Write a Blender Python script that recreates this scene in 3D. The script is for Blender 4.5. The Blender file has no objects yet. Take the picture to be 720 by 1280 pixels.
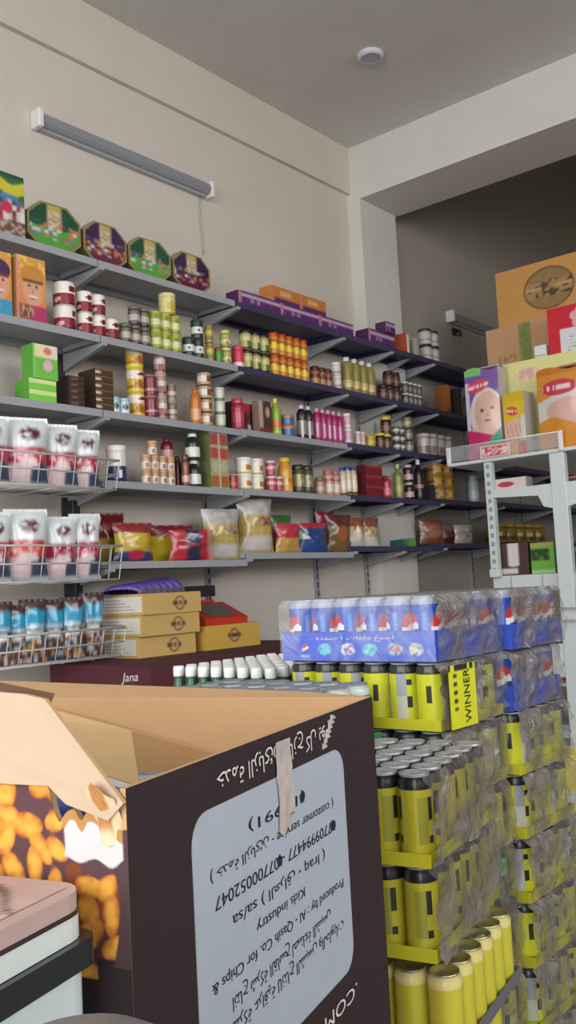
import bpy, math, random
from mathutils import Vector, Matrix
random.seed(7)
PI = math.pi
SC = bpy.context.scene
COL = SC.collection

# ------------------------------------------------------------------ camera
FOC = 1170.0
YAW, PITCH, ROLL, EYE = math.radians(39.5), math.radians(4.7), math.radians(3.04), 1.35
FW = Vector((-math.sin(YAW)*math.cos(PITCH), math.cos(YAW)*math.cos(PITCH), math.sin(PITCH)))
r0 = Vector((math.cos(YAW), math.sin(YAW), 0))
u0 = r0.cross(FW)
RT = math.cos(ROLL)*r0 - math.sin(ROLL)*u0
UP = math.cos(ROLL)*u0 + math.sin(ROLL)*r0
EYEP = Vector((0, 0, EYE))

def ray(px, py):
    return FW + RT*((px-360)/FOC) - UP*((py-640)/FOC)
def on_x(px, py, x):
    d = ray(px, py); return EYEP + d*(x/d.x)
def on_y(px, py, y):
    d = ray(px, py); return EYEP + d*(y/d.y)
def on_z(px, py, z):
    d = ray(px, py); return EYEP + d*((z-EYE)/d.z)
def at_depth(px, py, dep):
    return EYEP + ray(px, py)*dep
def project(p):
    v = Vector(p)-EYEP; z = v.dot(FW)
    return 360+FOC*v.dot(RT)/z, 640-FOC*v.dot(UP)/z, z
def along_wall(px, x, z):
    """distance along the left wall of the point at height z, plane x, seen in column px"""
    py = 600.0
    for _ in range(6):
        p = on_x(px, py, x)
        py = project((x, p.y, z))[1]
    return on_x(px, py, x).y

cam = bpy.data.cameras.new('camera')
cam.sensor_fit = 'VERTICAL'; cam.sensor_height = 36.0; cam.lens = FOC/1280*36.0
cam.clip_start = 0.02; cam.clip_end = 60
camo = bpy.data.objects.new('camera', cam); COL.objects.link(camo)
camo.matrix_world = Matrix(((RT.x, UP.x, -FW.x, 0), (RT.y, UP.y, -FW.y, 0), (RT.z, UP.z, -FW.z, EYE), (0, 0, 0, 1)))
SC.camera = camo

# ------------------------------------------------------------------ colours and materials
def lin(v):
    v = max(0.0, min(255.0, v))/255.0
    return v/12.92 if v <= .04045 else ((v+.055)/1.055)**2.4
def C(r, g=None, b=None):
    if g is None:
        h = r.lstrip('#'); r, g, b = int(h[0:2], 16), int(h[2:4], 16), int(h[4:6], 16)
    return (lin(r), lin(g), lin(b), 1.0)
def mixc(a, b, t):
    return tuple(a[i]*(1-t)+b[i]*t for i in range(3))+(1.0,)
def hsh(i, j, s=0):
    n = (i*374761393 + j*668265263 + s*2147483647 + 1013904223) & 0xffffffff
    n = ((n ^ (n >> 13))*1274126177) & 0xffffffff
    return ((n ^ (n >> 16)) & 0xffff)/65535.0
def vnoise(x, y, s=0):
    i, j = math.floor(x), math.floor(y); fx, fy = x-i, y-j
    fx = fx*fx*(3-2*fx); fy = fy*fy*(3-2*fy)
    a = hsh(i, j, s)*(1-fx)+hsh(i+1, j, s)*fx
    b = hsh(i, j+1, s)*(1-fx)+hsh(i+1, j+1, s)*fx
    return a*(1-fy)+b*fy

def nodes(name):
    m = bpy.data.materials.new(name); m.use_nodes = True
    nt = m.node_tree; return m, nt, nt.nodes['Principled BSDF']
def printed(name, rough, metallic=0.0, noise=.06, coat=0.0, scale=40):
    m, nt, b = nodes(name)
    a = nt.nodes.new('ShaderNodeAttribute'); a.attribute_name = 'Col'
    t = nt.nodes.new('ShaderNodeTexCoord')
    n = nt.nodes.new('ShaderNodeTexNoise'); n.inputs['Scale'].default_value = scale; n.inputs['Detail'].default_value = 3
    r = nt.nodes.new('ShaderNodeMapRange'); r.inputs[3].default_value = 1-noise; r.inputs[4].default_value = 1+noise
    x = nt.nodes.new('ShaderNodeMix'); x.data_type = 'RGBA'; x.blend_type = 'MULTIPLY'; x.inputs[0].default_value = 1
    nt.links.new(t.outputs['Object'], n.inputs['Vector'])
    nt.links.new(n.outputs['Fac'], r.inputs[0])
    nt.links.new(a.outputs['Color'], x.inputs[6]); nt.links.new(r.outputs[0], x.inputs[7])
    nt.links.new(x.outputs[2], b.inputs['Base Color'])
    b.inputs['Roughness'].default_value = rough; b.inputs['Metallic'].default_value = metallic
    if coat:
        b.inputs['Coat Weight'].default_value = coat; b.inputs['Coat Roughness'].default_value = .15
    return m
PRINT = printed('printed_paper', .55)
GLOSS = printed('printed_gloss', .32, coat=.2)
FOIL = printed('printed_film', .28, coat=.5)
METAL = printed('brushed_metal', .34, metallic=.85)
STEEL = printed('painted_steel', .42)
BOARD = printed('cardboard', .8, noise=.05, scale=25)

def plaster(name, col, noise=.03, rough=.85, scale=3.0, bump=.02):
    m, nt, b = nodes(name)
    t = nt.nodes.new('ShaderNodeTexCoord')
    n = nt.nodes.new('ShaderNodeTexNoise'); n.inputs['Scale'].default_value = scale; n.inputs['Detail'].default_value = 6
    r = nt.nodes.new('ShaderNodeValToRGB')
    r.color_ramp.elements[0].position = .3; r.color_ramp.elements[1].position = .7
    r.color_ramp.elements[0].color = tuple(c*(1-noise) for c in col[:3])+(1,)
    r.color_ramp.elements[1].color = tuple(min(1, c*(1+noise)) for c in col[:3])+(1,)
    nt.links.new(t.outputs['Object'], n.inputs['Vector']); nt.links.new(n.outputs['Fac'], r.inputs[0])
    nt.links.new(r.outputs[0], b.inputs['Base Color'])
    n2 = nt.nodes.new('ShaderNodeTexNoise'); n2.inputs['Scale'].default_value = 60; n2.inputs['Detail'].default_value = 4
    bp = nt.nodes.new('ShaderNodeBump'); bp.inputs['Strength'].default_value = bump*5; bp.inputs['Distance'].default_value = .01
    nt.links.new(t.outputs['Object'], n2.inputs['Vector']); nt.links.new(n2.outputs['Fac'], bp.inputs['Height'])
    nt.links.new(bp.outputs[0], b.inputs['Normal'])
    b.inputs['Roughness'].default_value = rough
    return m
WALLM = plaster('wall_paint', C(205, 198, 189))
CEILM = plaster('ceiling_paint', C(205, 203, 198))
BACKM = plaster('back_room_tone', C(176, 168, 160))  # back room: one darker grey-brown tone than the front walls
BEAMM = plaster('beam_paint', C(212, 210, 204))

def floor_mat():
    m, nt, b = nodes('speckled_concrete')
    t = nt.nodes.new('ShaderNodeTexCoord')
    n = nt.nodes.new('ShaderNodeTexNoise'); n.inputs['Scale'].default_value = 55; n.inputs['Detail'].default_value = 5
    r = nt.nodes.new('ShaderNodeValToRGB')
    r.color_ramp.elements[0].position = .38; r.color_ramp.elements[0].color = C(96, 93, 88)
    r.color_ramp.elements[1].position = .62; r.color_ramp.elements[1].color = C(196, 190, 180)
    nt.links.new(t.outputs['Object'], n.inputs['Vector']); nt.links.new(n.outputs['Fac'], r.inputs[0])
    nt.links.new(r.outputs[0], b.inputs['Base Color']); b.inputs['Roughness'].default_value = .45
    return m
FLOORM = floor_mat()

def film_mat(name, tint, opacity, var, scale=11):
    """crumpled clear stretch film: partly see-through, partly milky"""
    m, nt, b = nodes(name)
    out = nt.nodes['Material Output']
    b.inputs['Base Color'].default_value = tint; b.inputs['Roughness'].default_value = .3
    b.inputs['Specular IOR Level'].default_value = .7
    tr = nt.nodes.new('ShaderNodeBsdfTransparent')
    mx = nt.nodes.new('ShaderNodeMixShader')
    t = nt.nodes.new('ShaderNodeTexCoord')
    n = nt.nodes.new('ShaderNodeTexNoise'); n.inputs['Scale'].default_value = scale; n.inputs['Detail'].default_value = 3; n.inputs['Distortion'].default_value = 1.6
    r = nt.nodes.new('ShaderNodeMapRange'); r.inputs[1].default_value = .35; r.inputs[2].default_value = .65
    r.inputs[3].default_value = opacity-var; r.inputs[4].default_value = opacity+var
    nt.links.new(t.outputs['Object'], n.inputs['Vector']); nt.links.new(n.outputs['Fac'], r.inputs[0])
    nt.links.new(r.outputs[0], mx.inputs[0])
    nt.links.new(tr.outputs[0], mx.inputs[1]); nt.links.new(b.outputs[0], mx.inputs[2])
    n2 = nt.nodes.new('ShaderNodeTexNoise'); n2.inputs['Scale'].default_value = 16; n2.inputs['Detail'].default_value = 2; n2.inputs['Distortion'].default_value = 2.5
    bp = nt.nodes.new('ShaderNodeBump'); bp.inputs['Strength'].default_value = .6; bp.inputs['Distance'].default_value = .02
    nt.links.new(t.outputs['Object'], n2.inputs['Vector']); nt.links.new(n2.outputs['Fac'], bp.inputs['Height'])
    nt.links.new(bp.outputs[0], b.inputs['Normal'])
    nt.links.new(mx.outputs[0], out.inputs[0])
    return m
FILM = film_mat('stretch_film', C(126, 120, 116), .62, .34, 5.0)
CLEAR = film_mat('clear_film', C(225, 228, 235), .16, .1)
ACRYL = film_mat('clear_acrylic', C(225, 225, 230), .22, .02)

# ------------------------------------------------------------------ mesh builder
class MB:
    def __init__(s): s.v = []; s.f = []; s.c = []; s.s = []
    def add(s, pts): k = len(s.v); s.v += [tuple(p) for p in pts]; return k
    def face(s, idx, col, sm=False): s.f.append(tuple(idx)); s.c.append(col); s.s.append(sm)
    def quad(s, a, b, c, d, col, sm=False):
        k = s.add((a, b, c, d)); s.face((k, k+1, k+2, k+3), col, sm)
    def box(s, x0, x1, y0, y1, z0, z1, col, skip='', **kw):
        """kw: colour per side, keys px nx py ny pz nz"""
        k = s.add(((x0, y0, z0), (x1, y0, z0), (x1, y1, z0), (x0, y1, z0), (x0, y0, z1), (x1, y0, z1), (x1, y1, z1), (x0, y1, z1)))
        for n, q in (('nz', (0, 3, 2, 1)), ('pz', (4, 5, 6, 7)), ('ny', (0, 1, 5, 4)), ('py', (2, 3, 7, 6)), ('nx', (3, 0, 4, 7)), ('px', (1, 2, 6, 5))):
            if n not in skip.split(): s.face([k+i for i in q], kw.get(n, col))
        return s
    def bbox(s, x0, x1, y0, y1, z0, z1, col, r=.004, **kw):
        """box with chamfered vertical and top edges"""
        r = min(r, (x1-x0)/3, (y1-y0)/3, (z1-z0)/3)
        def ring(z, i): return ((x0+i, y0+i*2, z), (x0+i*2, y0+i, z), (x1-i*2, y0+i, z), (x1-i, y0+i*2, z), (x1-i, y1-i*2, z), (x1-i*2, y1-i, z), (x0+i*2, y1-i, z), (x0+i, y1-i*2, z))
        def rg(z, i):
            q = r+i
            return ((x0+i, y0+q, z), (x0+q, y0+i, z), (x1-q, y0+i, z), (x1-i, y0+q, z), (x1-i, y1-q, z), (x1-q, y1-i, z), (x0+q, y1-i, z), (x0+i, y1-q, z))
        ks = [s.add(rg(z0, r*.6)), s.add(rg(z0+r, 0)), s.add(rg(z1-r, 0)), s.add(rg(z1, r*.6))]
        side = [None, kw.get('ny', col), None, kw.get('px', col), None, kw.get('py', col), None, kw.get('nx', col)]
        for a, b in zip(ks, ks[1:]):
            for i in range(8):
                j = (i+1) % 8
                cc = side[i] if i % 2 == 1 else (side[i-1] or side[(i+1) % 8] or col)
                s.face((a+i, a+j, b+j, b+i), cc or col)
        s.face([ks[0]+i for i in range(7, -1, -1)], kw.get('nz', col)); s.face([ks[3]+i for i in range(8)], kw.get('pz', col))
        return s
    def grid(s, P, nu, nv, colf, sm=True, flip=False):
        soft = callable(colf) and nu >= 5 and nv >= 5
        du, dv = .5/nu, .5/nv
        if soft and nu*nv < 2600: nu *= 2; nv *= 2
        k = s.add([P(i/nu, j/nv) for j in range(nv+1) for i in range(nu+1)])
        w = nu+1
        cl = lambda q: min(.999, max(.001, q))
        def pick(u, v):
            if not soft: return colf(cl(u), cl(v))
            cs = [colf(cl(u+a*du), cl(v+b*dv)) for a, b in ((0, 0), (.9, .35), (-.9, -.35), (-.35, .9), (.35, -.9))]
            return tuple(sum(c[q] for c in cs)/5 for q in range(3))+(1.0,)
        if callable(colf):           # print is soft: colours blend between grid points
            V = [[pick(i/nu, j/nv) for i in range(nu+1)] for j in range(nv+1)]
        for j in range(nv):
            for i in range(nu):
                q = (k+j*w+i, k+j*w+i+1, k+(j+1)*w+i+1, k+(j+1)*w+i)
                c = [V[j][i], V[j][i+1], V[j+1][i+1], V[j+1][i]] if callable(colf) else colf
                if flip and callable(colf): c = c[::-1]
                s.face(q[::-1] if flip else q, c, sm)
        return s
    def lathe(s, prof, seg, col, cx=0, cy=0, cap0=True, cap1=True, sm=True, capcol=None):
        """prof [(r, z)]; col(angle from +X, z index k, z mid) or a colour"""
        ks = []
        for r, z in prof:
            ks.append(s.add([(cx+r*math.cos(2*PI*i/seg), cy+r*math.sin(2*PI*i/seg), z) for i in range(seg)]))
        for q in range(len(prof)-1):
            a, b = ks[q], ks[q+1]; zm = (prof[q][1]+prof[q+1][1])/2
            for i in range(seg):
                j = (i+1) % seg
                an = 2*PI*(i+.5)/seg
                if an > PI: an -= 2*PI
                s.face((a+i, a+j, b+j, b+i), col(an, q, zm) if callable(col) else col, sm)
        cc = lambda q: capcol or (col(0, q, prof[q][1]) if callable(col) else col)
        if cap0: s.face([ks[0]+i for i in range(seg-1, -1, -1)], cc(0))
        if cap1: s.face([ks[-1]+i for i in range(seg)], cc(len(prof)-2 if callable(col) else 0))
        return s
    def tube(s, pts, r, seg=6, col=(1, 1, 1, 1), closed=False):
        pts = [Vector(p) for p in pts]; n = len(pts); ks = []
        prev = None
        for i, p in enumerate(pts):
            if closed: d = pts[(i+1) % n]-pts[i-1]
            else: d = pts[min(i+1, n-1)]-pts[max(i-1, 0)]
            d = d.normalized() if d.length > 0 else Vector((0, 0, 1))
            a = prev if prev is not None else (Vector((0, 0, 1)) if abs(d.z) < .9 else Vector((1, 0, 0)))
            e = (a-d*a.dot(d))
            e = e.normalized() if e.length > 1e-6 else d.orthogonal().normalized()
            prev = e; g = d.cross(e)
            ks.append(s.add([p+(e*math.cos(2*PI*k/seg)+g*math.sin(2*PI*k/seg))*r for k in range(seg)]))
        for i in range(n if closed else n-1):
            a, b = ks[i], ks[(i+1) % n]
            for k in range(seg):
                j = (k+1) % seg; s.face((a+k, a+j, b+j, b+k), col, True)
        if not closed:
            s.face([ks[0]+k for k in range(seg-1, -1, -1)], col); s.face([ks[-1]+k for k in range(seg)], col)
        return s
    def prism(s, poly, frame, h0, h1, col, top=None, side=None):
        """polygon (u, v) list extruded between h0 and h1 in frame(u, v, h)"""
        n = len(poly)
        a = s.add([frame(u, v, h0) for u, v in poly]); b = s.add([frame(u, v, h1) for u, v in poly])
        s.face([a+i for i in range(n-1, -1, -1)], col); s.face([b+i for i in range(n)], top or col)
        for i in range(n):
            j = (i+1) % n; s.face((a+i, a+j, b+j, b+i), side or col)
        return s
    def build(s, name, mat, parent=None, loc=None, rz=0):
        me = bpy.data.meshes.new(name); me.from_pydata(s.v, [], s.f); 
        at = me.attributes.new('Col', 'FLOAT_COLOR', 'CORNER')
        flat = []
        for f, c in zip(s.f, s.c):
            if isinstance(c, list):
                for q in c: flat += list(q)
            else: flat += list(c)*len(f)
        at.data.foreach_set('color', flat)
        me.polygons.foreach_set('use_smooth', s.s)
        me.materials.append(mat); me.update()
        o = bpy.data.objects.new(name, me); COL.objects.link(o)
        if loc is not None: o.location = loc
        o.rotation_euler = (0, 0, rz)
        if parent is not None: o.parent = parent
        return o

def tag(o, label, cat, group=None, kind=None):
    o['label'] = label; o['category'] = cat
    if group: o['group'] = group
    if kind: o['kind'] = kind
    return o
def thing(name, label, cat, loc=(0, 0, 0), rz=0, group=None):
    o = bpy.data.objects.new(name, None); COL.objects.link(o)
    o.location = loc; o.rotation_euler = (0, 0, rz); o.empty_display_size = .05
    return tag(o, label, cat, group)
def structure(name, mb, mat):
    o = mb.build(name, mat); o['kind'] = 'structure'; return o
def copy_tree(o, parent=None):
    c = o.copy(); COL.objects.link(c)
    if parent is not None: c.parent = parent
    for ch in list(o.children): copy_tree(ch, c)
    return c
def lettering(body, size, parent, origin, xdir, ydir, mat, name='printed_text', width=None, align='CENTER', lift=.0006):
    """raised print on a surface: origin is the middle of the line, xdir the reading direction"""
    cu = bpy.data.curves.new(name, 'FONT'); cu.body = body; cu.size = size; cu.align_x = align; cu.align_y = 'CENTER'; cu.resolution_u = 3
    t = bpy.data.objects.new(name, cu); COL.objects.link(t)
    bpy.context.view_layer.update()
    me = bpy.data.meshes.new_from_object(t.evaluated_get(bpy.context.evaluated_depsgraph_get()))
    bpy.data.objects.remove(t)
    xs = [v.co.x for v in me.vertices]
    sc = 1.0
    if width and xs and max(xs) > min(xs): sc = width/(max(xs)-min(xs))
    X = Vector(xdir).normalized(); Yv = Vector(ydir).normalized(); N = X.cross(Yv)
    for v in me.vertices:
        v.co = Vector(origin)+X*(v.co.x*sc)+Yv*v.co.y+N*lift
    o = bpy.data.objects.new(name, me); COL.objects.link(o); me.materials.clear(); me.materials.append(mat)
    o.parent = parent
    return o
def ink(name, col, rough=.6):
    m, nt, b = nodes(name)
    n = nt.nodes.new('ShaderNodeTexNoise'); n.inputs['Scale'].default_value = 120
    r = nt.nodes.new('ShaderNodeValToRGB')
    r.color_ramp.elements[0].color = tuple(c*.9 for c in col[:3])+(1,); r.color_ramp.elements[1].color = col
    nt.links.new(n.outputs['Fac'], r.inputs[0]); nt.links.new(r.outputs[0], b.inputs['Base Color'])
    b.inputs['Roughness'].default_value = rough
    return m
INKW, INKK = ink('white_ink', C(225, 222, 222)), ink('black_ink', C(28, 26, 30))
INKR = ink('red_ink', C(190, 40, 50))

# ------------------------------------------------------------------ the room
WX = -3.5                       # left wall plane
CZ = 4.29                       # ceiling of the front room
def bx(name, mat, *a): return structure(name, MB().box(*a, (1, 1, 1, 1)), mat)
bx('floor', FLOORM, -3.7, 3.2, -2.2, 11.2, -.1, 0)
bx('wall_left', WALLM, WX-.2, WX, -2.2, 5.05, 0, CZ)
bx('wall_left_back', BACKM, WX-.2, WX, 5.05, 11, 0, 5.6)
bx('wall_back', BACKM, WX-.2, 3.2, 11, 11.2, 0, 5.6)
RY0, RY1, RZ0, RZ1 = -1.8, 3.6, 2.2, 4.1  # opening added in the unseen right wall to let in side light
bx('wall_right', WALLM, 3.0, 3.2, -2.2, 11, 0, RZ0)
bx('wall_right_top', WALLM, 3.0, 3.2, -2.2, 11, RZ1, 5.6)
bx('wall_right_near', WALLM, 3.0, 3.2, -2.2, RY0, RZ0, RZ1)
bx('wall_right_far', WALLM, 3.0, 3.2, RY1, 11, RZ0, RZ1)
fr = MB()
for y in (RY0, 0, 1.8, RY1-.05): fr.box(3.07, 3.13, y, y+.05, RZ0, RZ1, C(70, 72, 76))
for z in (RZ0, RZ1-.05): fr.box(3.07, 3.13, RY0+.05, RY1-.05, z, z+.05, C(70, 72, 76))
structure('added_side_window', fr, STEEL)
bx('ceiling', CEILM, WX-.2, 3.2, -2.2, 5.05, CZ, CZ+.15)
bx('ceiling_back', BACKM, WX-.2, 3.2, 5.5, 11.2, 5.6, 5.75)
bx('trim_beam_left', WALLM, WX, WX+.03, -2.2, 5.05, 3.97, CZ)
bx('trim_beam_cross', BEAMM, WX, 3.0, 5.05, 5.5, 3.92, 5.6)
bx('trim_column', BEAMM, WX, WX+.1, 5.05, 5.48, 0, 3.92)
# shopfront behind the camera: a wide glazed opening to the street
OX0, OX1, OZ = -2.7, 2.2, 4.0
bx('wall_front_left', WALLM, WX-.2, OX0, -2.4, -2.2, 0, CZ+.15)
bx('wall_front_right', WALLM, OX1, 3.2, -2.4, -2.2, 0, CZ+.15)
bx('wall_front_top', WALLM, OX0, OX1, -2.4, -2.2, OZ, CZ+.15)
fr = MB()
for x in (OX0, -1.1, .5, OX1-.06): fr.box(x, x+.06, -2.33, -2.27, 0, OZ, C(70, 72, 76))
for z in (0, 2.6, OZ-.06): fr.box(OX0+.06, OX1-.06, -2.33, -2.27, z, z+.06, C(70, 72, 76))
structure('window_1', fr, STEEL)

# ceiling downlight
p = on_z(463, 68, CZ)
d = thing('ceiling_light', 'small round white downlight on the ceiling', 'ceiling light', (p.x, p.y, CZ))
MB().lathe([(.072, 0), (.075, -.006), (.072, -.02), (.058, -.026)], 28, C(205, 206, 214), cap0=False, cap1=False).build('rim', STEEL, d)
MB().lathe([(.058, -.026), (.05, -.022)], 28, C(170, 172, 184), cap0=False).build('diffuser', STEEL, d)

def tube_light(y0, y1, z, label):
    t = thing('tube_light', label, 'tube light', (WX, y0, z))
    L = y1-y0
    MB().bbox(.0, .035, .03, L-.03, -.042, .042, C(172, 172, 176), .006).build('back_plate', STEEL, t)
    prof = [(.035, -.034), (.052, -.03), (.064, -.015), (.068, 0), (.064, .015), (.052, .03), (.035, .034)]
    m = MB(); m.prism(prof, lambda u, v, h: (u, h, v), .03, L-.03, C(140, 142, 150)); m.build('diffuser', GLOSS, t)
    for a, b in ((0, .03), (L-.03, L)):
        MB().bbox(.0, .07, a, b, -.044, .044, C(228, 226, 224), .006).build('end_cap', STEEL, t)
    return t
lamp = tube_light(2.52, 3.68, 3.575, 'long grey tube light fixed high on the wall above the shelves')
q0, q1 = on_x(561, 392, WX+.03), on_x(640, 425, WX+.03)
tube_light(q0.y, q0.y+1.2, q0.z-.02, 'tube light on the dark wall behind the cardboard cartons')
pb = [on_x(250, 245, WX+.006), on_x(249, 256, WX+.006), on_x(250, 275, WX+.006), on_x(253, 300, WX+.006), on_x(254, 318, WX+.006)]
MB().tube([p_-Vector(lamp.location) for p_ in pb], .0045, 6, C(178, 174, 168)).build('power_cable', STEEL, lamp)
hk = on_x(567, 415, WX)
h = thing('wall_hook', 'small dark hook on the dark wall below the far tube light', 'hook', (WX, hk.y, hk.z))
MB().box(0, .012, -.03, .03, -.03, .03, C(60, 56, 54)).build('plate', STEEL, h)
MB().tube([(.01, 0, .01), (.05, 0, 0), (.06, 0, -.03), (.05, .0, -.045)], .012, 6, C(45, 42, 42)).build('hook_arm', STEEL, h)
# ------------------------------------------------------------------ wall shelving
XF = -3.2
GREY, NAVY = C(158, 161, 168), C(62, 58, 92)
ORD = ['', 'first', 'second', 'third', 'fourth', 'fifth', 'sixth', 'seventh', 'eighth', 'ninth', 'tenth']
SHELFWORD = {1: 'top', 2: 'second', 3: 'third', 4: 'fourth', 5: 'lowest'}
BAYS = [(1.72, 2.64), (2.64, 3.54), (3.54, 4.47), (4.47, 5.04), (5.50, 6.40), (6.40, 7.30), (7.30, 8.2)]
ZS = {1: [2.86]*7, 2: [2.515]*7, 3: [2.18, 2.18, 2.185, 2.195, 2.20, 2.20, 2.20], 4: [1.87, 1.868, 1.875, 1.885, 1.90, 1.91, 1.91], 5: [1.50, 1.51, 1.545, 1.58, 1.60, 1.61, 1.61]}
BAYWORD = ['nearest bay', 'second bay', 'third bay', 'bay just before the column', 'first bay past the column', 'second bay past the column', 'farthest bay']
def is_navy(s, b):
    return b >= 3 or (b == 2 and s in (1, 2))
def bracket(m, y, z, col):
    for x in (0,):
        fr_ = lambda u, v, h: (u, y+h, z+v)
        m.prism([(-3.478, -.031), (XF+.01, -.031), (XF+.01, -.045), (-3.478, -.11)], fr_, -.012, .012, col)
for s in range(1, 6):
    for b, (y0, y1) in enumerate(BAYS):
        if s == 5 and b == 0: continue
        if s == 4 and b == 0: continue
        z = ZS[s][b]
        col = NAVY if is_navy(s, b) else GREY
        m = MB()
        xb = -3.478
        m.box(xb, XF, y0+.003, y1-.003, z-.006, z, col)
        m.box(XF-.012, XF, y0+.003, y1-.003, z-.032, z-.006, col)
        m.box(xb, xb+.01, y0+.003, y1-.003, z-.03, z-.006, col)
        m.box(xb+.02, XF-.02, y0+.003, y0+.012, z-.026, z-.006, col); m.box(xb+.02, XF-.02, y1-.012, y1-.003, z-.026, z-.006, col)
        o = m.build('wall_shelf', STEEL)
        tag(o, f"{'navy' if col is NAVY else 'grey'} metal wall shelf, {SHELFWORD[s]} level, {BAYWORD[b]}", 'shelf', 'wall shelves')
        bm = MB(); bracket(bm, y0+.03 if b in (0, 4) else y0+.016, z, GREY); bm.build('bracket', STEEL, o)
        if b in (3, 6): bm = MB(); bracket(bm, y1-.03, z, GREY); bm.build('bracket', STEEL, o)
# the short shelves in front of the column
for s in range(1, 6):
    z = ZS[s][3]; m = MB()
    m.box(-3.398, XF, 5.045, 5.495, z-.006, z, NAVY); m.box(XF-.012, XF, 5.045, 5.495, z-.032, z-.006, NAVY)
    m.box(-3.398, -3.388, 5.045, 5.495, z-.04, z-.006, NAVY)
    o = m.build('wall_shelf', STEEL); tag(o, f'navy narrow wall shelf in front of the column, {SHELFWORD[s]} level', 'shelf', 'wall shelves')
    bm = MB(); bm.prism([(-3.396, -.031), (XF+.01-.03, -.031), (-3.396, -.09)], lambda u, v, h: (u, 5.27+h, z+v), -.012, .012, GREY); bm.build('bracket', STEEL, o)
# base shelf, mostly hidden behind the cartons
m = MB(); m.box(-3.40, -2.62, 1.75, 4.4, .86, .92, GREY)
o = m.build('base_shelf', STEEL); tag(o, 'deep low shelf against the wall carrying the dark red cartons', 'shelf')
for y in (1.8, 3.05, 4.3):
    MB().bbox(-2.72, -2.66, y, y+.05, 0, .86, GREY).build('leg', STEEL, o)
    MB().bbox(-3.395, -3.335, y, y+.05, 0, .86, GREY).build('leg', STEEL, o)
# slotted uprights on the wall
for i, y in enumerate((1.72, 2.64, 3.54, 4.47, 5.0, 5.53, 6.40, 7.30, 8.17)):
    dark = i == 1
    m = MB(); cc = C(52, 52, 58) if dark else C(150, 150, 154)
    x1 = WX+.02
    m.box(WX, x1, y-.016, y+.016, .3 if dark else .9, 2.95, cc, px=cc)
    for k in range(40):
        z = .95+k*.05
        m.quad((x1+.0006, y-.006, z), (x1+.0006, y+.006, z), (x1+.0006, y+.006, z+.03), (x1+.0006, y-.006, z+.03), C(40, 40, 44))
    o = m.build('shelf_upright', STEEL)
    tag(o, ['grey slotted upright at the near end of the wall shelves', 'dark upright beside the wire baskets of chip bags', 'grey slotted upright behind the clear pasta bags', 'grey slotted upright above the blue can trays', 'grey slotted upright just before the column', 'grey slotted upright just past the column', 'grey slotted upright on the dark wall, next past the column', 'grey slotted upright on the dark wall, second from the back', 'farthest grey slotted upright on the dark wall'][i], 'shelf upright', 'shelf uprights')
    if dark:
        MB().bbox(x1, x1+.07, y-.022, y+.022, .92, 1.80, C(40, 40, 46)).build('post', STEEL, o)

def bay_of(y):
    for b, (a, c) in enumerate(BAYS):
        if y < c: return b if y >= a or b == 0 else (b-1 if y < 5.27 else b)
    return 6
def shelf_z(s, y):
    if 5.04 <= y < 5.5: return ZS[s][3]
    return ZS[s][bay_of(y)]

# ------------------------------------------------------------------ printed looks
def look(base, bands=(), blob=None, busy=None, seed=0, rep=1):
    """painter(angle, t): bands [(t0, t1, colour)], blob (colour, t, half t, half angle), busy (colours, cells, share)"""
    base = C(base) if isinstance(base, str) else base
    B = [(a, b, C(c)) for a, b, c in bands]
    BL = [(C(c), t, ht, ha, off) for c, t, ht, ha, off in (blob or [])]
    BZ = ([C(c) for c in busy[0]], busy[1], busy[2]) if busy else None
    def f(a, t):
        col = base
        for t0, t1, c in B:
            if t0 <= t < t1: col = c
        if BZ:
            i, j = int((a+9)*BZ[1]), int(t*BZ[1]*2.2)
            if hsh(i, j, seed) < BZ[2] and .06 < t < .94: col = BZ[0][int(hsh(i, j, seed+5)*len(BZ[0])) % len(BZ[0])]
        for c, tc, ht, ha, off in BL:
            for r in range(rep):
                da = (a-off-2*PI*r/rep+PI) % (2*PI)-PI
                if (da/ha)**2+((t-tc)/ht)**2 < 1: col = c
        return col
    return f
def lathe_print(m, prof_body, paint, z0, h, seg, rows):
    """split the printed wall into rows so the label shows"""
    return m

def make_can(d, h, paint, rim='#c9c9cc', seg=18, rows=8, lidcol=None):
    r = d/2; m = MB(); e = min(.004, h*.06)
    prof = [(r*.9, 0), (r, e)]+[(r, e+(h-2*e)*k/rows) for k in range(1, rows+1)]+[(r*.93, h)]
    rc = C(rim)
    m.lathe(prof, seg, lambda a, q, z: rc if q == 0 or q == rows+1 else paint(a, (q-.5)/rows), cap1=False, capcol=rc)
    k = C(lidcol) if lidcol else C('#b8b8bc')
    m.lathe([(r*.93, h), (r*.87, h-.004), (.0005, h-.004)], seg, k, cap0=False, cap1=False, sm=False)
    return m, None
def make_tub(d, h, paint, lid='#e8e6e0', seg=18, rows=8, taper=.94):
    r = d/2; m = MB(); hl = h*.14; hb = h-hl
    prof = [(r*taper*(1-.0), 0)]+[(r*(taper+(1-taper)*k/rows)*.985, hb*k/rows) for k in range(1, rows+1)]
    m.lathe(prof, seg, lambda a, q, z: paint(a, (q+.5)/rows))
    l = MB(); lc = C(lid)
    l.lathe([(r, hb-.002), (r*1.01, hb), (r*1.01, h-.003), (r*.95, h)], seg, lc)
    return m, ('lid', l)
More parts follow.
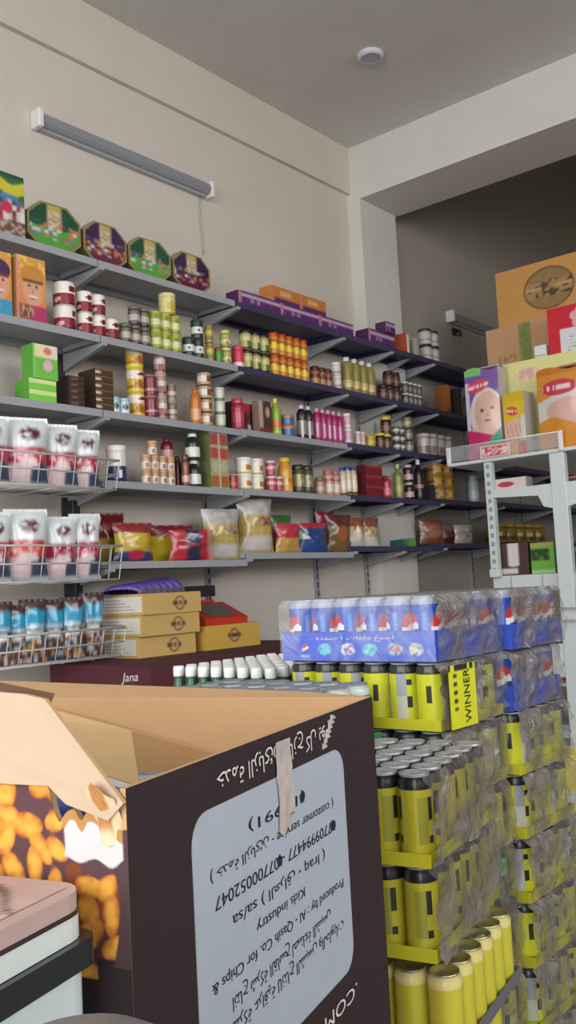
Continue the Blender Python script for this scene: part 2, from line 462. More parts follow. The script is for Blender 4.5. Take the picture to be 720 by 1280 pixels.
def make_jar(d, h, paint, lid='#2a2a2c', seg=16, rows=7, glass='#6b4a30', neck=.8):
    neck = min(neck, .885)
    r = d/2; m = MB(); hl = h*.17; hs = h*.08; hb = h-hl-hs
    prof = [(r*.92, 0), (r, h*.03)]+[(r, h*.03+(hb-h*.03)*k/rows) for k in range(1, rows+1)]+[(r*neck, hb+hs), (r*neck, hb+hs+hl*.3)]
    g = C(glass)
    m.lathe(prof, seg, lambda a, q, z: (g if q == 0 or q > rows else paint(a, (q-.5)/rows)))
    l = MB(); l.lathe([(r*neck*1.1, h-hl), (r*neck*1.12, h-hl*.9), (r*neck*1.12, h-hl*.15), (r*neck*1.02, h)], seg, C(lid))
    return m, ('lid', l)
def make_bottle(d, h, paint, lid='#f0f0f0', seg=16, rows=7, glass='#3a2a22', body=.66, neck=.36):
    r = d/2; m = MB(); hb = h*body
    g = C(glass)
    prof = [(r*.9, 0), (r, h*.02)]+[(r, h*.02+(hb-h*.02)*k/rows) for k in range(1, rows+1)]+[(r*.85, hb+h*.06), (r*neck*1.15, hb+h*.15), (r*neck, hb+h*.18), (r*neck, h*.9)]
    m.lathe(prof, seg, lambda a, q, z: (g if q == 0 or q > rows else paint(a, (q-.5)/rows)))
    l = MB(); l.lathe([(r*neck*1.15, h*.87), (r*neck*1.2, h*.88), (r*neck*1.2, h*.99), (r*neck*1.05, h)], 12, C(lid))
    return m, ('cap', l)
def make_flask(d, h, paint, lid='#f0f0f0', glass='#b02a78', **k):
    return make_bottle(d, h, paint, lid, glass=glass, body=.74, neck=.42)
def make_carton(w, dp, h, paint, side='#888888', top=None, nu=12, nv=12):
    """printed box: front face towards +X, u along +Y"""
    m = MB(); sc = C(side); tc = C(top) if top else sc
    m.box(-dp/2, dp/2, -w/2, w/2, 0, h, sc, skip='px', pz=tc)
    m.grid(lambda u, v: (dp/2, -w/2+w*u, h*v), nu, nv, lambda u, v: paint(u, v), sm=False)
    return m, None

def pos_word(c, n):
    if n == 1: return ''
    if n == 2: return ('left one', 'right one')[c]
    if c == 0: return 'leftmost'
    if c == n-1: return 'rightmost'
    return ORD[c+1]+' from left'
def row_word(l, n):
    if n == 1: return ''
    if n == 2: return ('bottom row', 'top row')[l]
    if l == 0: return 'bottom row'
    if l == n-1: return 'top row'
    return ORD[l+1]+' row up'
KIND = {'can': make_can, 'tub': make_tub, 'jar': make_jar, 'bottle': make_bottle, 'flask': make_flask}
MATS = {'can': GLOSS, 'tub': GLOSS, 'jar': GLOSS, 'bottle': GLOSS, 'flask': GLOSS, 'box': PRINT}
ROUND = ('can', 'tub', 'jar', 'bottle', 'flask')
def goods(s, kind, x0, x1, hpx, cols, levels, paint, name, cat, desc, group=None, dx=0.0, dz=0.0, dp=.06, zbase=None, jit=.0, lv=None, **kw):
    """a block of like goods on shelf s between photo columns x0..x1, hpx tall each; lv: levels per column"""
    xm = (x0+x1)/2
    xf = XF-.012-dx
    ym = along_wall(xm, xf, 2.2); zt = shelf_z(s, ym)
    ym = along_wall(xm, xf, zt)
    dep = project((xf, ym, zt+.05))[2]
    ang = math.atan2(ym, -xf)               # 0 = looking square at the wall
    sn = math.cos(ang); cs = math.sin(ang)  # foreshortening along the wall, and of depth
    span = (x1-x0)*dep/FOC
    h = hpx*dep/FOC
    n = cols; lv = lv or [levels]*n; mx = max(lv)
    out = []
    if kind in ROUND:
        d = span/((n-1)*sn+1)
        m, extra = KIND[kind](d, h, paint, **kw)
        pitch = d+.0012
        ys = [ym+(c-(n-1)/2)*pitch for c in range(n)]; xc = xf-d/2
    else:
        w = max(.02, (span-dp*cs*.8)/(n*sn))
        m, extra = make_carton(w, dp, h, paint, **kw)
        pitch = w+.0015
        yo = dp*cs*.4/max(sn, .2)
        ys = [ym+(c-(n-1)/2)*pitch+yo*.5 for c in range(n)]; xc = xf-dp/2
    proto = None; tot = sum(lv)
    for c in range(n):
        for l in range(lv[c]):
            if proto is None:
                o = m.build(name, MATS[kind])
                if extra: extra[1].build(extra[0], GLOSS, o)
                proto = o
            else:
                o = copy_tree(proto)
            zz = zbase if zbase is not None else shelf_z(s, ys[c])
            o.location = (xc, ys[c], zz+.0008+dz+l*(h+.0006))
            base = 0 if kind in ROUND else 0
            if kind in ROUND: o.rotation_euler = (0, 0, -ang*.9+random.uniform(-.25, .25))
            else: o.rotation_euler = (0, 0, random.uniform(-jit, jit))
            w_ = ', '.join(t for t in (row_word(l, mx), pos_word(c, n)) if t)
            tag(o, desc+(', '+w_ if w_ else ''), cat, (group or name.replace('_', ' ')+' group: '+desc) if tot > 1 else None)
            out.append(o)
    return out

# ---- top shelf
def cereal(u, v):
    c = C('#2f6b3a')
    if v > .93: c = C('#1f4a38')
    if abs(v-.78-.05*math.sin(u*7)) < .1 and u > .25: c = C('#c9c030')
    if .5 < v < .66 and (u-.6)**2+((v-.48)*1.3)**2 < .09: c = C('#3f7fb0')
    if v < .58: c = [C('#d9d4d0'), C('#a83048'), C('#5f6f86'), C('#c7c2c8'), C('#3b4a3a')][int(hsh(int(u*9), int(v*12), 3)*5) % 5]
    if (u-.55)**2+((v-.44)*1.4)**2 < .02: c = C('#c02a50')
    if v < .22: c = C('#6a4034') if hsh(int(u*11), int(v*20), 8) > .35 else C('#b8a69a')
    return c
goods(1, 'box', -22, 33, 80, 1, 1, cereal, 'cereal_box', 'box', 'tall green cereal box at the near end of the top shelf', dp=.06, side='#1f4632', nu=20, nv=24)
def oct_case(px, w, hpx, cbig, cdark, label):
    x = XF-.02; y = along_wall(px, x, 2.9)
    dep = project((x, y, 2.9))[2]; k = dep/FOC
    W = w*k/math.cos(math.atan2(y, -x))*.92; Hh = hpx*k; D = .07
    t = thing('snack_case', label, 'snack case', (x-.06, y, 2.8605), 0, 'eight-sided snack cases on the top shelf')
    t.rotation_euler = (0, 0, random.uniform(-.06, .06))
    def outline(i, n=1.0):
        a, b, r = W/2*n, Hh/2*n, .28*Hh*n
        return [(-a+r, -b), (a-r, -b), (a, -b+r*.8), (a, b-r*1.0), (a-r*1.2, b), (-a+r*1.2, b), (-a, b-r*1.0), (-a, -b+r*.8)]
    g = MB(); g.prism(outline(0), lambda u, v, h: (h, u, v+Hh/2), 0, D*.8, C('#6a6038'), top=C('#8a8050')); g.build('shell', GLOSS, t)
    pol = outline(0, .9); f = MB()
    def inside(u, v):
        n = len(pol)
        for i in range(n):
            x1, y1 = pol[i]; x2, y2 = pol[(i+1) % n]
            if (x2-x1)*(v-y1)-(y2-y1)*(u-x1) < 0: return False
        return True
    N = 26
    big, dk = C(cbig), C(cdark)
    def art(uu, vv):
            i, j = int(uu*N), int(vv*N)
            c = dk if vv > .45 else big
            if abs(uu-.5) < .13 and vv > .45: c = C('#c9bfa6') if hsh(i, j, 2) > .3 else C('#a58a5a')
            if abs(uu-.5) < .12 and vv > .82: c = C('#b9a45c')
            if .2 < vv < .55 and hsh(i//2, j//2, int(px)) > .62: c = [C('#c8c4cc'), C('#8a6a72'), C('#6f7f9a'), C('#c77a4a')][int(hsh(i//2, j//2, 9)*4) % 4]
            return c
    def soft(uu, vv):
        cs = [art(uu+a*.02, vv+b*.02) for a, b in ((0, 0), (1, .4), (-1, -.4), (-.4, 1), (.4, -1))]
        return tuple(sum(c[q] for c in cs)/5 for q in range(3))+(1.0,)
    M2 = 44
    for i in range(M2):
        for j in range(M2):
            uu, vv = (i+.5)/M2, (j+.5)/M2
            u, v = -W/2+W*uu, -Hh/2+Hh*vv
            if not inside(u, v): continue
            e = .5/M2
            c = [soft(uu-e, vv-e), soft(uu+e, vv-e), soft(uu+e, vv+e), soft(uu-e, vv+e)]
            f.quad((D*.8+.001, u-W/M2/2, v+Hh/2-Hh/M2/2), (D*.8+.001, u+W/M2/2, v+Hh/2-Hh/M2/2), (D*.8+.001, u+W/M2/2, v+Hh/2+Hh/M2/2), (D*.8+.001, u-W/M2/2, v+Hh/2+Hh/M2/2), c)
    f.build('printed_front', GLOSS, t)
    hd = MB(); hd.tube([(D*.4, -W*.16, Hh*.99), (D*.4, -W*.14, Hh*1.03), (D*.4, W*.14, Hh*1.03), (D*.4, W*.16, Hh*.99)], .006, 6, C('#b9a45c')); hd.build('handle', GLOSS, t)
oct_case(70, 68, 58, '#4f9a3c', '#1c4a34', 'green eight-sided snack case on the top shelf beside the cereal box')
oct_case(133, 58, 52, '#6a2038', '#3a1a48', 'purple eight-sided snack case on the top shelf, left one of two')
oct_case(189.5, 54, 49, '#4f9a3c', '#1c4a34', 'green eight-sided snack case between the two purple ones')
oct_case(241, 50, 46, '#5a1c36', '#33183f', 'purple eight-sided snack case, last in the row under the cable')
def wafer(u, v):
    c = C('#5a2a6a')
    if abs(v-.72) < .09: c = C('#c9b6cf')
    if u < .06: c = C('#c9776a')
    if .25 < v < .55 and hsh(int(u*14), 1, 4) > .6: c = C('#a98ab8')
    return c
goods(1, 'box', 296, 449, 16, 3, 1, wafer, 'wafer_box', 'box', 'long flat purple wafer box on the top shelf edge', dp=.09, side='#4a2358', top='#54306a', nu=18, nv=6, jit=.015)
goods(1, 'box', 334, 413, 25, 2, 1, lambda u, v: C('#4a2260') if v < .8 else C('#6a3a7a'), 'wafer_carton', 'box', 'plain purple carton under the orange wafer boxes', dx=.11, dp=.1, side='#43205a', top='#4f2a62')
def owafer(u, v):
    c = C('#c8803a') if v > .35 else C('#5c2a68')
    if u < .1: c = C('#d9825a')
    if .5 < v < .8 and .3 < u < .7: c = C('#dcae7a')
    return c
zc = 2.8608+25*project((XF-.1, along_wall(373, XF-.12, 2.9), 2.9))[2]/FOC+.002
goods(1, 'box', 334, 413, 21, 2, 1, owafer, 'wafer_box', 'box', 'orange and purple wafer box lying on the purple cartons', dx=.115, dp=.09, zbase=zc, side='#c8803a', top='#cf9050', nu=14, nv=8)
goods(1, 'box', 452, 497, 17, 1, 1, wafer, 'wafer_box', 'box', 'purple striped wafer box on the top shelf by the column', dp=.1, side='#4a2358', nu=16, nv=6)
goods(1, 'box', 476, 498, 14, 1, 1, wafer, 'wafer_box', 'box', 'short purple wafer box stacked on the one by the column', dp=.08, zbase=2.8608+.095, side='#4a2358', nu=10, nv=6)
goods(1, 'box', 498, 515, 24, 1, 1, lambda u, v: C('#c2502c') if u < .5 else C('#d8d0cc'), 'biscuit_box', 'box', 'small orange and white box on the top shelf past the column', dp=.08, side='#b04a2c')
goods(1, 'can', 518, 531, 22, 1, 1, look('#8f8a84', [(.7, .8, '#55504c')]), 'food_can', 'can', 'grey can on the top shelf beside the orange white box')
goods(1, 'jar', 532, 557, 20, 2, 2, look('#b9b4b2', [(.3, .5, '#8f8a88')], seed=3), 'cream_jar', 'jar', 'pale jar with a black lid, far on the top shelf', lid='#2c2a2c', glass='#a8a4a2', neck=.92)

# ---- second shelf
def face_box(seed, hat, bg, shirt):
    def f(u, v):
        c = mixc(C(bg), C('#e6a24a'), max(0, min(1, v)))
        if v > .72: c = C('#d99a4a') if hsh(int(u*8), int(v*20), seed) > .3 else C('#e8c060')
        if ((u-.55)/.36)**2+((v-.5)/.27)**2 < 1: c = C('#d9a184')
        if ((u-.55)/.42)**2+((v-.72)/.16)**2 < 1 and v > .62+.05*abs(u-.55): c = C(hat)
        if ((u-.55)/.36)**2+((v-.62)/.09)**2 < 1 and v > .6 and v < .65: c = C('#6a4030')
        if ((u-.42)/.05)**2+((v-.55)/.022)**2 < 1 or ((u-.68)/.05)**2+((v-.55)/.022)**2 < 1: c = C('#3a2a28')
        if ((u-.55)/.05)**2+((v-.47)/.035)**2 < 1: c = C('#c88a6c')
        if ((u-.55)/.16)**2+((v-.385)/.04)**2 < 1 and v < .4: c = C('#a8484a') if v < .37 else C('#f0e6de')
        if v < .25: c = C(shirt) if u > .45 else C('#9a5a40')
        if ((u-.32)/.24)**2+((v-.14)/.1)**2 < 1: c = C('#7a4632') if hsh(int(u*20), int(v*20), 3) > .4 else C('#c89a78')
        if u < .06: c = C('#d98aa0')
        return c
    return f
goods(2, 'box', -24, 17, 82, 1, 1, face_box(3, '#4a2a58', '#d97a3a', '#3f9ac0'), 'cereal_box', 'box', 'orange cereal box cut off by the photo edge, second shelf', dp=.06, side='#c98a3c', nu=24, nv=36)
goods(2, 'box', 17, 60, 82, 1, 1, face_box(5, '#c98a3a', '#d97a58', '#b8386a'), 'cereal_box', 'box', 'cereal box printed with a smiling child in a yellow cap', dp=.06, side='#c79a58', nu=24, nv=36)
creamer = look('#8a1f30', [(.52, 1, '#e8e2dc'), (.0, .06, '#5a1820')], [('#7a1a2c', .72, .12, .5, .9), ('#d8a8a4', .22, .1, .4, -.6)])
goods(2, 'can', 76, 104, 31, 1, 2, creamer, 'creamer_can', 'can', 'large red and white creamer can on the second shelf', seg=24, rows=12)
goods(2, 'can', 104, 155, 27, 3, 2, creamer, 'creamer_can', 'can', 'small red and white creamer can on the second shelf', lv=[2, 2, 1], seg=22, rows=12)
herb = look('#6a645c', [(.35, .75, '#b8aca2'), (.0, .12, '#3a2f2c')], [('#6f7a4a', .82, .1, .5, .2)])
goods(2, 'jar', 155, 193, 25, 3, 2, herb, 'spice_jar', 'jar', 'grey spice jar beside the creamer cans', lv=[1, 2, 2], lid='#6f6a62', glass='#4a3f3a', neck=.9)
lime = look('#a8b03a', [(.3, .62, '#d6d8a6'), (.0, .1, '#7a8a2a')], [('#6f8a2a', .75, .12, .4, .3)])
goods(2, 'can', 193, 232, 24, 3, 2, lime, 'corn_can', 'can', 'yellow green food can on the second shelf', rim='#c9c48a')
goods(2, 'tub', 208, 230, 28, 1, 1, look('#d8cf8a', [(.0, .1, '#a89a3a')], [('#c8b43a', .45, .3, .5, .5)]), 'powder_tub', 'tub', 'pale yellow tub standing on top of the yellow green cans', dz=2*24*project((XF, along_wall(219, XF, 2.5), 2.5))[2]/FOC+.003, lid='#ddd5a8')
bw = look('#2e3a34', [(.3, .62, '#d8dcd6')], [('#3a4a3a', .46, .1, .3, .2)])
goods(2, 'can', 234, 261, 25, 2, 2, bw, 'olive_can', 'can', 'dark green and white can on the second shelf', lv=[1, 2], rim='#3a4440')
mus = look('#9a9a3a', [(.6, .9, '#c9b25a'), (.2, .4, '#b8605a')], [('#5a7a3a', .3, .12, .5, 0)])
goods(2, 'jar', 261, 272, 23, 1, 2, mus, 'sauce_jar', 'jar', 'slim mustard yellow jar beside the dark cans', lid='#a88a3a', glass='#8a8a3a')
goods(2, 'jar', 272, 282, 20, 1, 1, look('#4a9a3a', [(.0, .2, '#3a7a30')]), 'sauce_jar', 'jar', 'small green jar with a red lid', lid='#b83a2c', glass='#4a8a3a')
goods(2, 'jar', 281, 295, 22, 1, 2, look('#a9b04a', [(.3, .55, '#d9d0a8'), (.0, .15, '#6a9a3a')], [('#b83a3a', .3, .1, .4, .2)]), 'sauce_jar', 'jar', 'yellow green jar with a pale lid beside the pink jar', lid='#d9d29a', glass='#8a9a3a')
goods(2, 'jar', 296, 311, 28, 1, 1, look('#c93a58', [(.0, .35, '#e8d6d6')]), 'drink_jar', 'jar', 'pink and white jar on the second shelf by the bracket', lid='#c94a60', glass='#c93a58', neck=.95)
pick = look('#b9b27a', [(.0, .12, '#2a2420'), (.55, .8, '#cfc68a')], [('#5a7a3a', .35, .2, .5, .9)])
goods(2, 'jar', 307, 344, 25, 3, 2, pick, 'pickle_jar', 'jar', 'black lidded pickle jar on the second shelf', lid='#1f1c1e', glass='#a8a060', neck=.92)
honey = look('#c8862a', [(.35, .62, '#e0c23a'), (.7, .86, '#a8501f')], [('#e8cf3a', .5, .2, .45, 0)])
goods(2, 'jar', 343, 392, 27, 5, 2, honey, 'honey_jar', 'jar', 'golden orange jar in the block on the second shelf', lid='#b8451f', glass='#c8862a', neck=.86)
jam = look('#8a5a3a', [(.0, .5, '#a88460'), (.5, .7, '#6a2f22')])
goods(2, 'jar', 393, 421, 23, 3, 1, jam, 'jam_jar', 'jar', 'brown jam jar with a dark lid beside the golden jars', lid='#4a1f1c', glass='#6a3a26')
goods(2, 'jar', 420, 433, 17, 1, 2, look('#d6d0cc', [(.2, .5, '#a8a0a2')]), 'white_jar', 'jar', 'white jar beside the oil bottles', lid='#e6e2de', glass='#cfc9c6', neck=.95)
oil = look('#8a8440', [(.1, .4, '#c9b072'), (.4, .5, '#a88a3a')], [('#d8c890', .25, .1, .4, 0)])
goods(2, 'flask', 434, 477, 44, 4, 1, oil, 'oil_bottle', 'bottle', 'olive oil bottle with a white cap before the column', lid='#e0dcd6', glass='#8f8a48')
goods(2, 'jar', 478, 508, 19, 3, 2, look('#4a302a', [(.3, .6, '#7a5648')]), 'sauce_jar', 'jar', 'dark brown jar on the second shelf by the column', lv=[1, 2, 2], lid='#2a1c1c', glass='#3a241f')
goods(2, 'jar', 507, 533, 14, 4, 2, look('#55504c', [(.3, .7, '#77706a')]), 'spice_jar', 'jar', 'tiny white lidded spice jar past the column', lid='#c9c6c2', glass='#4a4644', neck=.95)
goods(2, 'box', 551, 567, 35, 1, 1, lambda u, v: C('#b0702c') if v > .2 else C('#8a5020'), 'tea_box', 'box', 'orange brown box far along the second shelf', dp=.09, side='#8a5524')
goods(2, 'box', 566, 580, 34, 1, 1, lambda u, v: C('#3a2a28'), 'tea_box', 'box', 'dark box right of the orange brown one', dp=.09, side='#30221f')

# ---- third shelf
def greenbox(u, v):
    c = C('#6fc04a')
    if v > .62: c = mixc(C('#e8e0a0'), C('#f0dcd0'), u)
    if (u-.6)**2+((v-.4)*1.1)**2 < .035: c = C('#dcb8c8')
    if (u-.6)**2+((v-.82)*1.6)**2 < .03: c = C('#d9806a')
    if u < .08: c = C('#8ad06a')
    return c
goods(3, 'box', 27, 74, 14, 1, 2, lambda u, v: C('#7ccf4a') if v < .6 else C('#d8e6a0'), 'detergent_box', 'box', 'flat lime green box at the bottom of its pile', dp=.1, side='#5aa83a', top='#8ad060')
zg = 2.18+.003+2*(14*project((XF, along_wall(50, XF, 2.2), 2.2))[2]/FOC+.0006)
goods(3, 'box', 35, 76, 44, 1, 1, greenbox, 'detergent_box', 'box', 'green and white box standing on the flat lime boxes', dp=.08, zbase=zg, side='#5aa83a', top='#e0e0b0', nu=18, nv=18)
goods(3, 'jar', -14, 3, 22, 1, 1, look('#e0c040'), 'spice_jar', 'jar', 'yellow jar at the left photo edge on the third shelf', lid='#e8d060', glass='#d8b83a')
def choc(u, v):
    c = C('#3a2620')
    if abs(v-.5) < .18 and .15 < u < .6: c = C('#7a5a4a')
    if v > .85: c = C('#5a4032')
    return c
goods(3, 'box', 74, 110, 7.6, 1, 5, choc, 'chocolate_box', 'box', 'flat dark brown box in the left pile', dp=.12, side='#2f1f1a', top='#4a3428', nu=8, nv=5)
def choc2(u, v):
    c = C('#4a3222')
    if abs(v-.5) < .18 and u < .3: c = C('#d8cfc0')
    if v > .85: c = C('#7a6046')
    return c
goods(3, 'box', 108, 147, 8.6, 1, 6, choc2, 'chocolate_box', 'box', 'flat brown and gold box in the right pile', dp=.12, side='#3a281c', top='#5a4430', nu=8, nv=5)
goods(3, 'tub', 140, 168, 20, 2, 1, look('#b8d0dc', [(.0, .25, '#d8e4e8')], [('#3a5a6a', .5, .2, .5, .5)]), 'baby_food_tub', 'tub', 'pale blue cup beside the brown boxes', lid='#a8c8d8')
nest = look('#d8b03a', [(.6, .95, '#e8dcd0'), (.0, .12, '#e0c84a'), (.12, .3, '#c07a2a')], [('#7a2a24', .78, .1, .5, .9), ('#a8642a', .35, .18, .5, .6)])
goods(3, 'can', 167, 189, 31, 1, 3, nest, 'powder_tin', 'tin', 'yellow and white powder tin in the tall stack', dx=.02, rim='#e0cf50', lidcol='#d8d050', seg=22, rows=14)
goods(3, 'can', 187, 203, 27, 1, 2, look('#7a2a38', [(.3, .4, '#b88a90'), (.6, .66, '#b88a90')]), 'cocoa_tin', 'tin', 'maroon tin beside the yellow stack', rim='#a88a8a')
goods(3, 'can', 200, 215, 28, 1, 3, look('#a88a88', [(.5, .8, '#d0c2c0'), (.1, .3, '#7a4a4a')], [('#8a3a3a', .3, .15, .5, 0)]), 'cocoa_tin', 'tin', 'pinkish grey tin in its slim stack', rim='#c8c0bc')
goods(3, 'can', 213, 227, 23, 1, 2, look('#7a6258', [(.4, .6, '#c0b4a8'), (.0, .2, '#9a8a7a')]), 'cocoa_tin', 'tin', 'brown grey tin right of the slim stack', rim='#a89c90')
goods(3, 'flask', 243, 257, 46, 1, 1, look('#c8742a', [(.1, .55, '#e0a478')]), 'sauce_bottle', 'bottle', 'orange bottle on the third shelf', lid='#c06a2a', glass='#c0701f')
goods(3, 'can', 255, 273, 17, 1, 4, look('#b89a80', [(.3, .75, '#e0d6c4')], [('#8a4a34', .5, .25, .6, .9)]), 'fish_can', 'can', 'tan and white can in the column of four', rim='#6a4a3a')
goods(3, 'tub', 274, 288, 17, 1, 3, look('#c8ccc0', [(.0, .2, '#5a8a4a')]), 'noodle_cup', 'cup', 'pale cup in the plastic wrapped stack', lid='#c9c6c0')
goods(3, 'jar', 296, 312, 40, 1, 1, look('#a8304a', [(.3, .7, '#c04a60')]), 'juice_jar', 'jar', 'crimson jar among the third shelf pouches', lid='#c0405a', glass='#8a2a3a')
def redbox(u, v):
    c = C('#7a2a34')
    if v > .6: c = C('#b0344c')
    if abs(u-.5) < .15 and .1 < v < .3: c = C('#d8d0c8')
    if hsh(int(u*6), int(v*7), 6) > .75: c = C('#4a2a26')
    return c
goods(3, 'box', 286, 321, 38, 2, 1, redbox, 'dessert_box', 'box', 'dark red dessert box on the third shelf', dp=.05, dx=.07, side='#4a1f24')
def brownlabel(u, v):
    c = C('#4a352c')
    if u < .3: c = C('#b8a494')
    if v > .5 and u > .4 and (u-.7)**2+(v-.65)**2 < .03: c = C('#b89a80')
    if v < .15: c = C('#7a2f28')
    return c
goods(3, 'box', 320, 342, 40, 1, 1, brownlabel, 'coffee_box', 'box', 'dark brown coffee box with a tan side band', dp=.05, side='#8a7a6a')
goods(3, 'bottle', 344, 358, 47, 1, 1, look('#8ab03a', [(.35, .55, '#d8702a'), (.0, .2, '#b8c84a')]), 'sauce_bottle', 'bottle', 'lime green and orange bottle on the third shelf', lid='#e0d04a', glass='#9ab83a')
goods(3, 'can', 357, 376, 14, 1, 2, look('#3a6a9a', [(.7, .95, '#c87a4a')]), 'fish_can', 'can', 'flat blue can beside the lime bottle', rim='#c8905a')
goods(3, 'flask', 377, 398, 43, 2, 1, look('#2a2228', [(.1, .7, '#8a8488')], [('#cfc8cc', .4, .35, .25, .2)]), 'shampoo_bottle', 'bottle', 'black bottle beside the magenta ones', lid='#d0c6c8', glass='#221c20')
goods(3, 'flask', 397, 435, 41, 5, 1, look('#a82a6a', [(.15, .7, '#b84a84')], [('#e0a8c4', .42, .32, .3, .2)]), 'shampoo_bottle', 'bottle', 'magenta bottle in the row of five', lid='#d8a0b4', glass='#a0285e')
goods(3, 'jar', 434, 445, 19, 1, 2, look('#d8a8b8', [(.0, .3, '#e6d4d8')]), 'cream_jar', 'jar', 'pink jar with a white lid beside the magenta bottles', lid='#efe8e6', glass='#d8b0bc', neck=.95)
goods(3, 'jar', 447, 461, 17, 2, 1, look('#c8a8a8', [(.0, .3, '#dcc8c8')]), 'cream_jar', 'jar', 'small pale pink jar before the column on the third shelf', lid='#d8cfca', glass='#c8a8a8', neck=.95)
goods(3, 'tub', 461, 477, 14, 1, 1, look('#b89a2a', [(.3, .6, '#d0b84a')]), 'spread_tub', 'tub', 'yellow tub in front of the column', lid='#c8b03a')
spread = look('#3a201c', [(.3, .65, '#7a4a40')])
goods(3, 'jar', 474, 496, 21, 2, 1, spread, 'spread_jar', 'jar', 'dark jar with a yellow lid on the third shelf', lid='#d8c02a', glass='#2f1a18', neck=.9, dx=.03)
goods(3, 'jar', 483, 497, 24, 1, 1, spread, 'spread_jar', 'jar', 'dark yellow lidded jar standing on two others', zbase=2.195+.098, lid='#d8c02a', glass='#2f1a18', neck=.9, dx=.03)
goods(3, 'can', 496, 512, 10, 2, 3, look('#55544f', [(.4, .8, '#b8b8b0')]), 'polish_tin', 'tin', 'small dark and white tin past the column', rim='#2f2f30')
goods(3, 'can', 510, 523, 15, 1, 3, look('#6a655a', [(.2, .6, '#a89a70')]), 'polish_tin', 'tin', 'grey gold tin in the three high column past the column', rim='#3a3836')
goods(3, 'tub', 530, 574, 27, 4, 1, look('#a89a94', [(.5, .9, '#c8c0bc')], [('#8a6a78', .3, .2, .4, .4)]), 'cream_tube', 'tube', 'pale tube standing near the white gondola on the third shelf', lid='#c0b8b4')

# ---- fourth shelf
goods(4, 'tub', 142, 168, 46, 1, 1, look('#e0dcd4', [(.0, .52, '#2f3560')], [('#d0d0dc', .25, .12, .3, .2)]), 'wipes_tub', 'tub', 'white and navy tub beside the upper wire basket', lid='#e6e2da')
cup = look('#d8cfc6', [(.6, .95, '#b8906a')], [('#a86a44', .3, .2, .4, .3)])
goods(4, 'tub', 182, 224, 18, 4, 2, cup, 'dessert_cup', 'cup', 'small tan and white cup on the fourth shelf', lid='#c09a74')
goods(4, 'tub', 190, 203, 18, 1, 1, cup, 'dessert_cup', 'cup', 'tan and white cup alone on top of its pile', dz=2*18*project((XF, along_wall(196, XF, 1.9), 1.9))[2]/FOC+.003, lid='#c09a74')
goods(4, 'flask', 208, 224, 32, 1, 2, look('#7a2030', [(.2, .75, '#d8a0a0')]), 'ketchup_bottle', 'bottle', 'red bottle with a pink label in a stack of two', lid='#8a2a34', glass='#6a1c28', dx=.11)
goods(4, 'flask', 221, 232, 40, 1, 1, look('#3a1a1f', [(.2, .6, '#5a2a30')]), 'ketchup_bottle', 'bottle', 'dark maroon bottle behind the cups', lid='#2a1416', glass='#3a181c', dx=.06)
goods(4, 'jar', 231, 241, 40, 1, 1, look('#7a4a3a', [(.1, .5, '#d0b090')], [('#a83a30', .7, .15, .6, 0)]), 'sauce_jar', 'jar', 'brown jar with a cream label on the fourth shelf', lid='#6a2f2c', glass='#4a2a22')
goods(4, 'bottle', 240, 259, 34, 1, 2, look('#243a2c', [(.15, .7, '#d8dcd8')]), 'soda_bottle', 'bottle', 'dark green bottle with a white label in a stack of two', lid='#e0e4e0', glass='#1c2c24', neck=.5)
def fruit(c1, c2):
    def f(u, v):
        c = C(c1)
        for k in (.28, .72):
            if ((u-k)/.2)**2+((v-.5)/.38)**2 < 1: c = C(c2)
        if v > .88 or v < .06: c = C('#b8a890')
        if abs(u-.5) < .04: c = C('#d0c4ac')
        return c
    return f
hh = 17.5*project((XF, along_wall(273, XF, 1.9), 1.9))[2]/FOC+.001
for l, (c1, c2, w) in enumerate((('#7a8a3a', '#b0603a', 'green and red fruit carton at the bottom of the pile'), ('#9aa07a', '#b8b890', 'pale green fruit carton, second from the bottom'), ('#a06a58', '#b04a3c', 'red fruit carton, third from the bottom'), ('#8a6a50', '#a84a40', 'red and brown fruit carton on top of the pile'))):
    goods(4, 'box', 257, 290, 17.5, 1, 1, fruit(c1, c2), 'fruit_carton', 'carton', w, 'fruit cartons piled on the fourth shelf', zbase=1.869+l*hh, dp=.07, side='#6a7048', top='#8a8a60')
goods(4, 'can', 289, 303, 19, 1, 1, look('#a82a2c', [(.3, .5, '#c85a4a')]), 'tomato_can', 'can', 'red can at the foot of the fruit cartons')
cw = look('#e6e0d4', [(.0, .15, '#d8c070')], [('#b87a3a', .4, .2, .5, .8)])
goods(4, 'tub', 303, 339, 20, 2, 2, cw, 'noodle_cup', 'cup', 'white cup with an orange picture on the fourth shelf', lid='#ece8e0')
goods(4, 'tub', 328, 340, 18, 1, 1, look('#d8c0a8', [(.0, .3, '#c08a5a')]), 'noodle_cup', 'cup', 'tan cup between the white and the pink cups', lid='#d8cfc4', dx=.10)
goods(4, 'tub', 338, 360, 19, 2, 2, look('#b84a60', [(.5, .8, '#e0b0b4')]), 'noodle_cup', 'cup', 'pink cup on the fourth shelf', lid='#d8c0c0', lv=[2, 1])
goods(4, 'bottle', 355, 374, 44, 1, 1, look('#d8a040', [(.0, .2, '#e0b85a'), (.5, .6, '#c8702a')], [('#e8c878', .4, .2, .5, 0)]), 'chips_tube', 'bottle', 'tall yellow orange bottle on the fourth shelf', lid='#e8b84a', glass='#d89a3a', neck=.6)
goods(4, 'jar', 372, 399, 36, 2, 1, look('#4a4834', [(.25, .85, '#8a8a60')], [('#b8b48a', .55, .28, .4, .2)]), 'pickle_jar', 'jar', 'tall olive jar with a dark lid on the fourth shelf', lid='#2f2c22', glass='#55522f', neck=.8)
goods(4, 'jar', 399, 412, 22, 1, 1, look('#a88a70', [(.3, .6, '#c8b09a')]), 'sauce_jar', 'jar', 'small tan jar beside the tall olive jars', lid='#8a6a54', glass='#8a6a50')
